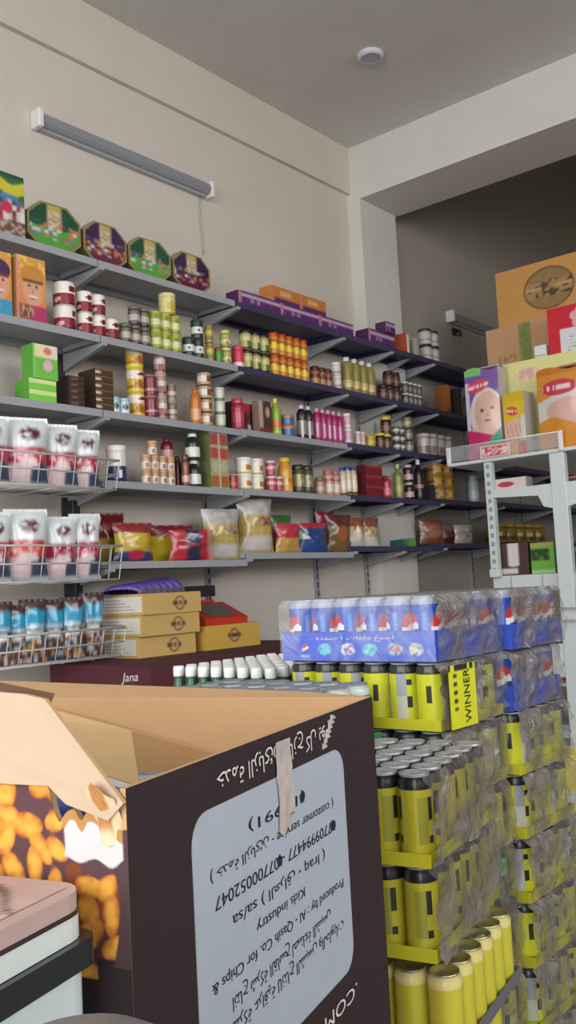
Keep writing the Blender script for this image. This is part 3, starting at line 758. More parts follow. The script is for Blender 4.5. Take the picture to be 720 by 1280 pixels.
goods(4, 'jar', 410, 432, 32, 2, 1, look('#c89a90', [(.1, .55, '#e0d0bc'), (.7, .9, '#a85a5a')]), 'sauce_jar', 'jar', 'pink and cream jar beside the blue capped bottles', lid='#b06a6a', glass='#b88a80')
goods(4, 'bottle', 428, 452, 36, 3, 1, look('#d8ccb0', [(.0, .15, '#6a5a3a'), (.3, .7, '#e6dfd0')]), 'dressing_bottle', 'bottle', 'cream bottle with a blue cap on the fourth shelf', lid='#2f4a9a', glass='#cfc4a4', neck=.55, body=.72)
goods(4, 'box', 452, 482, 13, 2, 3, lambda u, v: C('#7a1a28') if v < .8 else C('#9a3a44'), 'tea_box', 'box', 'dark red box in the block below the yellow tub', dp=.07, side='#5a1420', top='#7a2a34')
goods(4, 'flask', 482, 497, 28, 1, 1, look('#b83a4c', [(.2, .6, '#d8707a')]), 'syrup_bottle', 'bottle', 'small pinkish red bottle on the fourth shelf', lid='#7a2430', glass='#a02c3c')
goods(4, 'bottle', 498, 510, 44, 1, 1, look('#8a9048', [(.3, .6, '#a8a860')]), 'syrup_bottle', 'bottle', 'tall green yellow bottle on the fourth shelf', lid='#b8b878', glass='#7a8040')
goods(4, 'jar', 511, 524, 22, 1, 2, look('#2a1a1f', [(.15, .55, '#c8a0a4')]), 'cola_jar', 'jar', 'black jar with a pale label in a stack of two', lid='#b8b0b4', glass='#20161a', neck=.7)
goods(4, 'bottle', 524, 537, 52, 1, 1, look('#2a181c', [(.4, .6, '#a86a70')]), 'cola_bottle', 'bottle', 'tall black bottle with a white cap on the fourth shelf', lid='#e8e4e4', glass='#20141a')
goods(4, 'box', 535, 547, 20, 1, 1, lambda u, v: C('#3a343c'), 'tea_box', 'box', 'dark grey box beside the golden tins', dp=.08, side='#2c282e')
goods(4, 'can', 545, 578, 15, 2, 3, look('#b0802f', [(.35, .6, '#7a4a20')], [('#d8b050', .5, .3, .4, .3)]), 'butter_tin', 'tin', 'golden tin on the fourth shelf', lv=[3, 3], rim='#c89a40')
goods(4, 'jar', 592, 606, 34, 1, 1, look('#b0bcc4', [(.2, .6, '#c8d2d8')]), 'glass_jar', 'jar', 'pale glass jar just left of the white gondola post', lid='#8a9298', glass='#a8b4bc')
# ------------------------------------------------------------------ bags, baskets and the low shelf
def bag_mesh(w, h, t, paint, seed=0, nu=14, nv=18, wr=.012, pinch=.06):
    """pillow bag standing on its lower seam, printed front towards +X"""
    m = MB()
    def P(sgn):
        def f(u, v):
            a = max(0.0, 1-abs(2*u-1)**2.6); b = max(0.0, math.sin(PI*min(1, max(0, .04+v*.93)))**.55)
            th = sgn*t/2*a*b
            th += sgn*wr*(vnoise(u*5, v*6, seed+(3 if sgn > 0 else 9))-.5)*a*b
            ww = w*(1-.10*a*0-.09*math.sin(PI*v)*(1-a))
            y = (u-.5)*ww*(1-pinch*b)+.004*(vnoise(v*7, 2, seed)-.5)
            z = h*v+(.012*h)*(vnoise(u*6, 1, seed+1)-.5)*(1 if v > .9 else 0)
            return (th, y, max(z, 0.0))
        return f
    m.grid(P(1), nu, nv, paint)
    m.grid(P(-1), nu, nv, lambda u, v: paint(.5, v) if v > .9 or v < .1 else mixc(paint(.04, v), paint(.96, v), .5), flip=True)
    return m
def put_bag(name, label, loc, w, h, t, paint, rz=0.0, group=None, tilt=0.0, seed=0, cat='snack bag', seal=None, mat=None, lie=0.0):
    o = bag_mesh(w, h, t, paint, seed).build(name, mat or FOIL)
    o.location = loc
    o.rotation_euler = (lie, tilt, rz)
    tag(o, label, cat, group)
    if seal:
        m = MB(); sc = C(seal)
        for k in range(9):
            y = -w*.47+w*.94*k/9
            m.box(-.0035, .0035, y, y+w*.94/9-.0012, h*.965, h*1.045, mixc(sc, (1, 1, 1, 1), .1*(k % 2)))
        m.build('top_seal', FOIL, o)
    return o

def chips_pink(main, seed):
    M = C(main)
    def f(u, v):
        c = M
        if v > .60: c = C('#d9e2e4')
        if .56 < v <= .60: c = C('#a81f3c')
        if ((u-.55)/.24)**2+((v-.80)/.10)**2 < 1 and hsh(int(u*14), int(v*26), seed) > .25: c = C('#5a1f30')
        if v > .95: c = C('#cfd8dc')
        if v < .36:
            c = C('#e0c6cc') if u < .55 else C('#3f4a66')
        if .30 < v < .42 and abs(u-.5+.3*(v-.4)) < .2: c = C('#efd9dc')
        if v < .07: c = C('#b8c4cc')
        if .4 < v < .55 and hsh(int(u*12), int(v*22), seed+2) > .72: c = mixc(M, (1, 1, 1, 1), .45)
        return c
    return f
def chips_teal(seed):
    def f(u, v):
        c = C('#2f9ac4')
        if v > .87+.03*math.sin(u*9+seed) or u < .07 or u > .93: c = C('#4a2a2c')
        if .57 < v < .62 and abs(u-.5) < .35: c = C('#c8d4d8')
        if v < .55:
            c = [C('#b88a4a'), C('#4a3436'), C('#b8c0c4'), C('#7a4a34'), C('#36506a')][int(hsh(int(u*8), int(v*13), seed)*5) % 5]
        if .40 < v < .52 and abs(u-.5) < .25: c = C('#d0d4d4')
        return c
    return f
def wire_basket(zb, zt, label, yl=1.70, yr=2.61):
    t = thing('wire_basket', label, 'wire basket', (-3.40, yl, zb), 0, 'wire baskets of chip bags')
    W, L, Hh = .30, yr-yl, zt-zb
    wc = C('#c4c2c0'); r = .0036
    lean = .03
    def ring(z, k): return [(0, 0, z), (W+k, 0, z), (W+k, L, z), (0, L, z)]
    m = MB(); m.tube(ring(Hh, lean), r*1.25, 6, wc, closed=True); m.build('top_rail', STEEL, t)
    m = MB(); m.tube(ring(Hh*.5, lean*.5), r, 6, wc, closed=True); m.build('middle_rail', STEEL, t)
    m = MB(); m.tube(ring(0, 0), r*1.1, 6, wc, closed=True)
    for k in range(1, 8): m.tube([(W*k/8, 0, 0), (W*k/8, L, 0)], r*.7, 5, wc)
    for k in range(1, 6): m.tube([(0, L*k/6, -.004), (W, L*k/6, -.004)], r*.8, 5, wc)
    m.build('base_grid', STEEL, t)
    m = MB()
    n = int(L/.055)
    for k in range(n+1): y = L*k/n; m.tube([(W, y, 0), (W+lean, y, Hh)], r*.55, 5, wc)
    m.build('front_wires', STEEL, t)
    for yy in (0, L):
        m = MB()
        pts = []
        for k in range(5):
            x = W*k/4; a, b = (x, yy, 0), (x+lean*k/4, yy, Hh); pts += [a, b] if k % 2 == 0 else [b, a]
        m.tube(pts, r*.7, 5, wc); m.build('side_wires', STEEL, t)
    for y in (.02, L-.02):
        MB().box(-.078, .004, y-.008, y+.008, Hh-.03, Hh, C('#8a8a8e')).build('hook', STEEL, t)
    return t
wire_basket(1.812, 1.935, 'uppermost wire basket, level with the fourth shelf')
wire_basket(1.43, 1.57, 'middle wire basket holding one orange red bag')
wire_basket(1.108, 1.228, 'lowest wire basket, holding the teal bags')
def basket_bag(px, z, w, h, t, paint, label, group, seed, x=-3.235, seal='#dfe6e8', rz=-.32, name='chip_bag', tilt=.05):
    y = along_wall(px, x+.03, z+h*.5); w *= .86 if z < 1.2 else .93
    put_bag(name, label, (x, y, z+.006), w, h, t, paint, rz, group, tilt, seed, 'snack bag', seal)
G1 = 'pink and white chip bags in the upper wire basket'
basket_bag(-10, 1.812, .19, .265, .07, chips_pink('#b8284a', 1), 'pink and white chip bag cut off by the photo edge, upper basket', G1, 1)
basket_bag(37, 1.812, .21, .275, .075, chips_pink('#c03050', 2), 'widest pink and white chip bag in the upper basket', G1, 2)
basket_bag(80, 1.812, .175, .265, .07, chips_pink('#bc2a4c', 3), 'second pink and white chip bag from right, upper basket', G1, 3)
basket_bag(111, 1.812, .155, .255, .065, chips_pink('#b02444', 4), 'rightmost pink and white chip bag in the upper basket', G1, 4)
G2 = 'red and white chip bags in the middle wire basket'
basket_bag(-4, 1.43, .16, .265, .07, chips_pink('#a82a3c', 11), 'red and white chip bag cut off by the photo edge, middle basket', G2, 11)
basket_bag(37, 1.43, .205, .28, .08, chips_pink('#d8482c', 12), 'orange red and white chip bag in the middle basket', G2, 12)
basket_bag(81, 1.43, .16, .255, .07, chips_pink('#a82444', 13), 'crimson and white chip bag, second from right in the middle basket', G2, 13)
basket_bag(111, 1.43, .16, .27, .07, chips_pink('#c02a50', 14), 'crimson and white chip bag, rightmost in the middle basket', G2, 14)
G3 = 'teal chip bags in the lowest wire basket'
for k, (px, w, hh, lab) in enumerate(((4, .13, .235, 'brown and teal chip bag at the photo edge, lowest basket'), (24, .12, .22, 'teal and brown chip bag, second from left in the lowest basket'), (46, .135, .24, 'teal and brown chip bag, third from left in the lowest basket'), (71, .125, .235, 'teal and brown chip bag, third from right in the lowest basket'), (95, .125, .24, 'teal and brown chip bag, second from right in the lowest basket'), (120, .135, .255, 'teal and brown chip bag, rightmost in the lowest basket'))):
    basket_bag(px, 1.108, w, hh, .055, chips_teal(20+k), lab, G3, 20+k, x=-3.20 if k % 2 == 0 else -3.215, seal='#3c2426')

def low_bag(px, w, hpx, t, paint, label, seed, x=-3.29, rz=-.25, seal=None, tilt=0.0, mat=None, z=None):
    y = along_wall(px, x, 1.6); zz = shelf_z(5, y) if z is None else z
    dep = project((x, y, zz))[2]
    return put_bag('snack_bag', label, (x, y, zz+.003), w, hpx*dep/FOC, t, paint, rz, 'bags on the lowest wall shelf', tilt, seed, 'snack bag', seal, mat)
def striped(cols, seed=0, spot=None):
    cc = [C(c) for c in cols]
    def f(u, v):
        c = cc[min(len(cc)-1, int((v+.05*(vnoise(u*4, 1, seed)-.5))*len(cc)))]
        if spot and ((u-.5)/spot[1])**2+((v-spot[2])/spot[3])**2 < 1: c = C(spot[0])
        return c
    return f
low_bag(136, .17, 60, .09, striped(['#8a7a2a', '#a08a30', '#7a2028', '#6a1820'], 1), 'yellow bag with a dark maroon top behind the wire basket', 31, x=-3.38, seal='#6a1820')
low_bag(166, .21, 46, .09, striped(['#3a3a6a', '#b8a030', '#c0a838', '#8a2a30'], 2, ('#b82a4a', .2, .16, .14)), 'yellow bag with red spot and maroon top beside the wire basket', 32, x=-3.25, seal='#7a2028')
low_bag(212, .26, 44, .10, striped(['#c8b020', '#d0b828', '#d0b828', '#7a1f2c'], 3, ('#c8b8a8', .12, .72, .08)), 'bright yellow bag with a maroon label, leaning on the lowest shelf', 33, x=-3.37, seal='#7a1f2c', tilt=.12)
def rednavy(u, v):
    c = C('#b02838')
    if abs(u-.5) < .15: c = C('#2a2c48')
    if abs(v-.5) < .05 and abs(u-.5) < .3: c = C('#8a2030')
    if u > .85: c = C('#d08a84')
    if ((u-.5)/.2)**2+((v-.78)/.12)**2 < 1: c = C('#4a5070') if hsh(int(u*16), int(v*16), 5) > .4 else C('#c0c0cc')
    return c
yb = along_wall(241, -3.225, 1.55)
o = put_bag('snack_bag', 'red and navy bag lying at the front edge of the lowest shelf', (-3.235, yb, 1.513), .25, .145, .075, rednavy, -.3, 'bags on the lowest wall shelf', .05, 34, 'snack bag', None)
def pasta(seed):
    def f(u, v):
        c = C('#c0ac6c') if hsh(int(u*22), int(v*22), seed) > .4 else C('#a8904a')
        if .05 < v < .3 and .1 < u < .85: c = C('#c9c4c4')
        if .5 < v < .66 and .45 < u < .85: c = C('#8a2f38') if hsh(int(u*20), int(v*30), seed+4) > .35 else C('#c8b8a0')
        if v > .7: c = mixc(C('#c9c8c6'), C('#8f8c8a'), hsh(int(u*12), int(v*14), seed+1)*.7)
        return c
    return f
low_bag(277, .235, 64, .13, pasta(3), 'clear bag of yellow pasta with a red label, left of two', 35, x=-3.29)
low_bag(320, .24, 68, .13, pasta(6), 'clear bag of yellow pasta with a twisted white top, right of two', 36, x=-3.29)
low_bag(351, .16, 48, .06, striped(['#8a6a3a', '#b02a3c', '#b8384a', '#4a7a3a', '#3a6a30'], 7), 'red bag with a green top on the lowest shelf', 37, x=-3.32)
low_bag(360, .18, 36, .07, striped(['#b8924a', '#b8924a', '#b02a3c', '#b8384a'], 8), 'red and tan bag beside the clear pasta bags', 38, x=-3.25)
def bluew(u, v):
    c = C('#24407a')
    if u+v < .75: c = C('#d8d8dc') if v > .45 else C('#2a4a90')
    if v > .82: c = C('#a82a3c')
    return c
low_bag(392, .215, 37, .07, bluew, 'blue, white and red bag on the lowest shelf', 39, x=-3.26)
low_bag(408, .15, 46, .06, striped(['#7a2030', '#8a2838', '#a02c40'], 9), 'dark crimson bag behind the blue and white bag', 40, x=-3.41)
low_bag(424, .20, 47, .07, striped(['#7a5a30', '#6a5a2c', '#5a2a28'], 10, ('#9a5a30', .25, .5, .2)), 'olive brown bag right of the blue and white bag', 41, x=-3.28)
low_bag(445, .15, 36, .06, striped(['#d0c8bc', '#b89a5a', '#8a4a34'], 11, ('#d8d0c8', .3, .4, .2)), 'white and gold bag on the lowest shelf, left of two', 42, x=-3.27)
low_bag(463, .15, 36, .06, striped(['#d8d0c4', '#b09a70', '#7a4a38'], 12), 'white and gold bag on the lowest shelf, right of two', 43, x=-3.27)
goods(5, 'box', 492, 506, 8, 1, 1, lambda u, v: C('#2a5a6a'), 'soap_box', 'box', 'flat teal box on the lowest shelf past the column', dp=.06, side='#24505c')
goods(5, 'box', 504, 523, 10, 1, 1, lambda u, v: C('#5aa04a'), 'soap_box', 'box', 'flat green box on the lowest shelf past the column', dp=.08, side='#4a8a40')
low_bag(540, .24, 30, .10, striped(['#8a5a44', '#7a4a3c', '#8a5a48'], 13, ('#a8705a', .3, .5, .3)), 'wide brown bag on the lowest shelf past the column', 44, x=-3.3)
low_bag(562, .2, 26, .08, striped(['#7a3a3a', '#8a4a48', '#a88a80'], 14), 'dull red bag behind the white gondola, lowest shelf', 45, x=-3.36)
low_bag(580, .2, 24, .08, striped(['#b8b0a8', '#a0988c', '#c0b8ae'], 15), 'pale bag on the lowest shelf just left of the gondola post', 46, x=-3.27)
goods(5, 'jar', 622, 694, 24, 5, 1, look('#8a702a', [(.1, .5, '#5a4018')], [('#d8c070', .55, .25, .3, 0)]), 'gold_jar', 'jar', 'golden jar on the far lowest shelf seen through the gondola', lid='#a88a3a', glass='#7a5a20')

# ------------------------------------------------------------------ cartons by the wall
def logo_ring(cu, cv, r, asp, base, dark, mid):
    base, dark, mid = C(base), C(dark), C(mid)
    def f(u, v):
        q = math.hypot((u-cu)*asp, v-cv)/r
        if q < 1:
            if q > .8: return dark
            if abs(v-cv) < r*.28: return mid if hsh(int(u*60), 1, 3) > .35 else dark
            return mixc(base, mid, .35)
        if abs(v-cv) < r*.3 and q < 1.35: return dark
        return base
    return f
def closed_carton(name, label, cat, x0, x1, y0, y1, z0, z1, col, px=None, ny=None, top=None, group=None, tape=None, rz=0.0, nu=40, nv=16, lidline=True):
    cx, cy = (x0+x1)/2, (y0+y1)/2
    t = thing(name, label, cat, (cx, cy, z0), rz, group)
    X, Y, Z = (x1-x0)/2, (y1-y0)/2, z1-z0
    m = MB(); c = C(col)
    m.box(-X, X, -Y, Y, 0, Z, c, skip=(' px' if px else '')+(' ny' if ny else ''), pz=C(top or col))
    if px: m.grid(lambda u, v: (X, -Y+2*Y*u, Z*v), nu, nv, px, sm=False)
    if ny: m.grid(lambda u, v: (-X+2*X*u, -Y, Z*v), nu, nv, ny, sm=False)
    m.build('carton_body', BOARD, t)
    f = MB(); k = .0022
    f.box(-X, X, -Y, -.0008, Z, Z+k, C(top or col)); f.build('top_flap', BOARD, t)
    f = MB(); f.box(-X, X, .0008, Y, Z, Z+k, C(top or col)); f.build('top_flap', BOARD, t)
    if tape:
        f = MB(); f.box(-X-.0012, X+.0012, -.025, .025, Z+k, Z+k+.0008, C(tape)); f.box(X, X+.0012, -.025, .025, Z*.55, Z+k+.0008, C(tape)); f.build('tape', GLOSS, t)
    return t
def darkred(u, v):
    c = C('#5a1f2c')
    if v > .93: c = C('#6a2a36')
    return c
t = closed_carton('carton', 'dark red carton with white script under the tan boxes', 'carton', -3.33, -2.70, 2.41, 3.02, .9205, 1.083, '#52202c', top='#4a1c28')
lettering('Jana', .05, t, (.20, -.306, .122), (1, 0, .06), (.25, 0, 1), INKW, width=.095)
closed_carton('carton', 'dark red carton under the tan box with the scale', 'carton', -3.42, -2.86, 3.04, 3.78, .9205, 1.083, '#4a1c28', top='#451a26')
GT = 'tan cake boxes stacked by the wall'
zz = 1.0865
for k, lab in enumerate(('tan cake box with round logo, bottom of the stack of three', 'tan cake box with round logo, middle of the stack of three', 'tan cake box with round logo, on top under the purple pack')):
    off = (-.012, .008, .018)[k]
    t = closed_carton('cake_box', lab, 'box', -3.43+off, -3.08+off, 2.70, 3.045+off*.5, zz, zz+.089, '#c9a765', px=logo_ring(.62, .5, .36, 3.9, '#c9a765', '#6a4034', '#b08a70'), top='#c4a468', group=GT, rz=(-.03, .0, .02)[k])
    hy = -(.345+off*.5)/2
    MB().box(-.13, .165, hy-.0012, hy-.0003, .012, .08, C('#dedbd2')).build('paper_label', PRINT, t)
    m = MB()
    for q in range(4): m.box(-.11, .12-.03*q, hy-.0018, hy-.0012, .022+.014*q, .026+.014*q, C('#a8a49c'))
    m.build('printed_lines', PRINT, t)
    zz += .0925
# purple pack on top of the stack
t = thing('wafer_pack', 'purple ribbed pack lying on top of the tan cake boxes', 'pack', (-3.24, 2.87, zz+.001), .25)
m = MB()
m.grid(lambda u, v: (.10*math.cos(PI*(1-v)), -.19+.38*u, (.022+.03*u+.020*abs(math.sin(u*7*PI)))*math.sin(PI*v)**.7), 42, 10, lambda u, v: C('#5a48a0') if abs(math.sin(u*7*PI)) > .5 else C('#8a7ac8'))
m.quad((-.10, -.19, 0), (-.10, .19, 0), (.10, .19, 0), (.10, -.19, 0), C('#4a3a80')); m.build('pack_body', FOIL, t)
m = MB()
for k in range(7): m.box(.09, .112, -.18+.053*k, -.15+.053*k, .001, .02, C('#6a5a70'))
m.build('seal_tabs', FOIL, t)
# tan box with the scale
t = closed_carton('cake_box', 'lone tan cake box under the red scale', 'box', -3.40, -3.08, 3.09, 3.47, 1.0865, 1.196, '#c9a24a', px=logo_ring(.52, .55, .3, 3.4, '#c9a24a', '#5a3a34', '#a8805a'), top='#c4a050')
t = thing('scale', 'red counter scale with a grey screen and black display', 'scale', (-3.25, 3.27, 1.199))
m = MB()
m.prism([(-.12, 0), (.14, 0), (.145, .03), (-.02, .105), (-.12, .105)], lambda u, v, h: (u, h, v), -.145, .145, C('#c8402e'), side=C('#c23c2c'))
m.build('body', GLOSS, t)
m = MB()
n = Vector((.075, 0, .165)).normalized()
def slope(a, y, l): return (-.02+.165*a+n.x*l, y, .105-.075*a+n.z*l)
k = m.add([slope(.15, -.10, .002), slope(.85, -.10, .002), slope(.85, .10, .002), slope(.15, .10, .002)]); m.face((k, k+1, k+2, k+3), C('#6a6664')); m.build('screen', GLOSS, t)
MB().bbox(-.115, -.075, -.03, .03, .105, .135, C('#a83428')).build('neck', GLOSS, t)
MB().bbox(-.12, -.06, -.14, .14, .135, .19, C('#2f2a2c')).build('display', GLOSS, t)
MB().bbox(-.13, -.05, -.12, .12, .1056, .118, C('#c8402e')).build('display_base', GLOSS, t)
# ------------------------------------------------------------------ can stacks
def winner_paint(a, t):
    c = C('#c9cc2c')
    if t > .90: c = C('#26282c')
    b = (a+PI/4*0) % PI
    if t < .1: c = C('#b4b824')
    s = a % (2*PI/2)
    if .1 < s < .62 and .06 < t < .90: c = C('#9a9ea2') if t > .45 else C('#b8bcae')
    if .72 < s < .95 and .15 < t < .85 and int(t*14) % 2 == 0: c = C('#2a2c26')
    if 1.6 < s < 2.6 and .25 < t < .75 and hsh(int(s*7), int(t*9), 4) > .55: c = C('#34362c')
    return c
def cola_paint(a, t):
    c = C('#2f55b8')
    if t > .92: c = C('#9aa4b8')
    for k in range(3):
        d = (a-2*PI*k/3+PI) % (2*PI)-PI
        q = (d/.62)**2+((t-.52)/.27)**2
        if q < 1:
            w = t-.52-.05*math.sin(d*4)
            c = C('#c8343c') if w > .05 else (C('#e6e6ea') if w > -.06 else C('#22408c'))
        elif abs(abs(d)-PI/3) < .14 and .15 < t < .8: c = C('#5a86d8')
    return c
def lemon_paint(a, t):
    c = C('#2c7a4a')
    if t > .9: c = C('#b8c4c0')
    s = a % PI
    if ((s-1.2)/.6)**2+((t-.5)/.22)**2 < 1: c = C('#d0d8c8')
    if ((s-1.2)/.3)**2+((t-.5)/.12)**2 < 1: c = C('#c03a3a')
    return c
def green_paint(a, t):
    c = C('#3aa84a')
    if t > .9: c = C('#22282a')
    if hsh(int((a+4)*4), int(t*8), 12) > .72: c = C('#1f3a2a')
    return c
def slim_profile(d, h, seg, rows, paint):
    r = d/2; m = MB()
    prof = [(r*.82, 0), (r, h*.05)]+[(r, h*.05+h*.87*k/rows) for k in range(1, rows+1)]+[(r*.86, h*.975), (r*.9, h*.985), (r*.9, h)]
    sil = C('#b4b6ba')
    m.lathe(prof, seg, lambda a, q, z: sil if q == 0 or q > rows+1 else (paint(a, 1.0) if q == rows+1 else paint(a, (q-.5)/rows)), cap1=False, capcol=sil)
    return m
def lid_mesh(d, h, seg=18, tone='#c9cbd0', tabtone='#b0b2b8'):
    r = d/2; m = MB()
    m.lathe([(r*.90, h*.99), (r*.90, h+.0012), (r*.84, h+.001), (r*.80, h-.004), (.0008, h-.0035)], seg, C(tone), cap0=False, cap1=False)
    m.prism([(-.006, -.004), (.012, -.005), (.015, 0), (.012, .005), (-.006, .004)], lambda u, v, z: (u, v, z), h-.0034, h-.0018, C(tabtone))  # pull tab in its own tone
    return m
PK = {}
def pack(key, name, label, cat, loc, nx, ny, d, h, paint, traycol, trayh, faces='all', lids=True, rz=0.0, group=None, film=None, tray_front=None, lidtone='#c9cbd0', seg=18, rows=10, canname='can', frontfilm=False):
    """a shrink-wrapped tray of cans; faces 'all' or 'skin' (only the rows one can see)"""
    t = thing(name, label, cat, loc, rz, group)
    W, L = nx*d+.004, ny*d+.004
    m = MB(); th = .002; tc = C(traycol)
    m.box(-W/2, W/2, -L/2, L/2, 0, th, tc)
    m.box(W/2-.001, W/2+.001, -L/2, L/2, 0, trayh, tc); m.box(-W/2-.001, -W/2+.001, -L/2, L/2, 0, trayh, tc)
    m.box(-W/2, W/2, L/2-.001, L/2+.001, 0, trayh, tc)
    if tray_front: m.grid(lambda u, v: (-W/2-.001+(W+.002)*u, -L/2-.0022, trayh*v), 120, 24, tray_front, sm=False)
    m.box(-W/2, W/2, -L/2-.001, -L/2+.001, 0, trayh, tc)
    m.build('tray', PRINT, t)
    if (key, 'can') not in PK:
        PK[(key, 'can')] = slim_profile(d*.985, h, seg, rows, paint).build(canname, GLOSS)
        PK[(key, 'lid')] = lid_mesh(d*.985, h, seg, lidtone).build('lid', METAL, PK[(key, 'can')]) if lids else None
        first = PK[(key, 'can')]; used = False
    else:
        first = PK[(key, 'can')]; used = True
    for i in range(nx):
        for j in range(ny):
            if faces == 'skin' and not (j == 0 or i == nx-1): continue
            c = first if not used else copy_tree(first)
            used = True
            c.parent = t; c.location = (-W/2+.002+d*(i+.5), -L/2+.002+d*(j+.5), th+.0004)
            c.rotation_euler = (0, 0, random.choice([-PI/2, 0, -PI/4, PI/2])+random.uniform(-.4, .4))
    if film:
        sd = int(loc[1]*100+loc[2]*1000)
        def sheet(side, nm, mat, amp):
            f = MB()
            def P(u, v):
                z = .001+(h+.0025)*v
                n = amp*(vnoise(u*9, v*7, sd)-.2)+amp*.5*(vnoise(u*22, v*15, sd+5)-.5)
                e = .004+max(0, n)
                if v > .9: e -= (v-.9)*.12; 
                if side == 'px': return (W/2+e, -L/2-.002+(L+.004)*u, z)
                return (-W/2-.003+(W+.006)*u, -L/2-e-.001, z)
            f.grid(P, 30, 22, C('#dcdcdf'))
            f.build(nm, mat, t)
        sheet('px', 'side_film', film, .016)
        if frontfilm: sheet('ny', 'front_film', CLEAR, .006)
    return t
PB = .110                       # pallet height
def tray_art(u, v):
    c = C('#3f5fd0')
    if v > .97 or v < .03: c = C('#324cae')
    au = u*3.75                 # same scale both ways
    def disc(cu, cv, r): return math.hypot((u-cu)*7.3, v-cv) < r
    if disc(.165, .42, .17):
        w = v-.42-.05*math.sin((u-.165)*60)
        c = C('#d04450') if w > .04 else (C('#e8e8ee') if w > -.04 else C('#2a48a8'))
    if .155-.03 < u < .165+.03 and .14 < v < .19: c = C('#aab8ec')
    def blobs(cu, cols, seed, rx=.045, ry=.2):
        if ((u-cu)/rx)**2+((v-.40)/ry)**2 < 1+.5*(vnoise(u*60, v*9, seed)-.5) and vnoise(u*90, v*14, seed+3) > .28:
            return C(cols[int(vnoise(u*50, v*8, seed+1)*len(cols)*.999)])
        return None
    for k, (cu, cols) in enumerate(((.30, ['#6ac8d0', '#7ad0dc', '#58b8d0']), (.455, ['#d8c8c4', '#e0dcd8', '#c86a70']), (.60, ['#6ad0d0', '#58c0cc', '#8ae0dc']), (.755, ['#d8dce0', '#c86a78', '#9adcc8']), (.885, ['#d8dccc', '#e4e0c8', '#b8c8c0']))):
        b = blobs(cu, cols, 30+k)
        if b: c = b
    return c
# stack of the blue cola trays (front) : pallet rows along the aisle
def layers(n, top): return [(top-PB)*k/n+PB for k in range(n)]
GS = {'cola': 'blue cola can trays on the pallet', 'yel': 'yellow energy drink packs on the pallet', 'lem': 'green lemonade can trays on the pallet'}
LW = ['bottom layer', 'second layer up', 'third layer up', 'fourth layer up', 'fifth layer up', 'sixth layer up', 'seventh layer up', 'eighth layer up', 'top layer']
S1 = (-1.163, 1.738); zl = layers(9, 1.326); hp = zl[1]-zl[0]
for k, z in enumerate(zl):
    if k == 8:
        t = pack('cola', 'can_pack', 'tray of blue cola cans with printed icons, nearest on the tall stack', 'can pack', (S1[0], S1[1], z+.001), 6, 4, .0645, hp-.006, cola_paint, '#3a58c4', .062, 'all', film=FILM, tray_front=tray_art, group=GS['cola'], frontfilm=True, lidtone='#a8aeb8', rows=30, seg=44)
        COLA_TOP = t
    elif k == 4:
        pack('greencan', 'can_pack', 'pack of green energy drink cans under milky wrap, among yellow ones', 'can pack', (S1[0], S1[1], z+.001), 6, 4, .0645, hp-.006, green_paint, '#2f3a34', .02, 'skin', lids=False, film=FILM)
    else:
        w = {7: 'pack of yellow energy drink cans right under the icon printed tray'}.get(k, f'yellow drink pack in the tall front stack, {LW[k]}')
        t = pack('yellow', 'can_pack', w, 'can pack', (S1[0], S1[1], z+.001), 6, 4, .0645, hp-.006, winner_paint, '#c8c42a', .022, 'skin', lids=False, film=FILM, group=GS['yel'])
        if k == 7: TOPY = t
# printed card sleeve on the corner of the pack under the icon tray
W1 = 6*.0645/2+.004; L1 = 4*.0645/2+.002
def sleeve(u, v):
    c = C('#d0d428')
    if v > .9 and hsh(int(u*14), 1, 2) > .4: c = C('#24262a')
    if .16 < u < .30 and .28 < v < .86 and int(v*15) % 2 == 0: c = C('#2a2c26')
    return c
m = MB(); m.grid(lambda u, v: (W1+.0225, -L1+.105*u, .004+(hp-.012)*v), 30, 30, sleeve, sm=False); m.grid(lambda u, v: (W1+.0215, -L1+.105*u, .004+(hp-.012)*v), 1, 1, C('#b8bc28'), sm=False, flip=True)
m.build('printed_sleeve', PRINT, TOPY)
lettering('WINNER', .034, TOPY, (W1+.0235, -L1+.068, .064), (0, 0, 1), (0, -1, 0), INKK, width=.105)
lettering('\ufecb\ufe98\ufee4\ufe98\ufea7 \ufe8d \ufe95\ufe8e\ufecc\ufee0\ufee3 \ufecd\ufee4\ufe9f\ufe8d', .011, COLA_TOP, (.0, -4*.0645/2-.0046, .049), (1, 0, 0), (0, 0, 1), INKW, width=.20, lift=.0008)
# second tall stack, behind it
S2 = (-1.146, 2.03)
for k, z in enumerate(zl):
    col = k >= 7
    lab = ('tray of blue cola cans on top of the rear tall stack' if k == 8 else 'wrapped tray of blue cola cans, second from top of the rear stack') if col else f'yellow drink pack in the rear tall stack, {LW[k]}'
    pack('cola' if col else 'yellow', 'can_pack', lab, 'can pack', (S2[0]+(.0, -.012)[k == 7], S2[1], z+.001), 6, 4, .0645, hp-.006, cola_paint if col else winner_paint, '#3a58c4' if col else '#c8c42a', .055 if col else .022, 'all' if k == 8 else 'skin', lids=k == 8, film=FILM, group=GS['cola' if col else 'yel'])
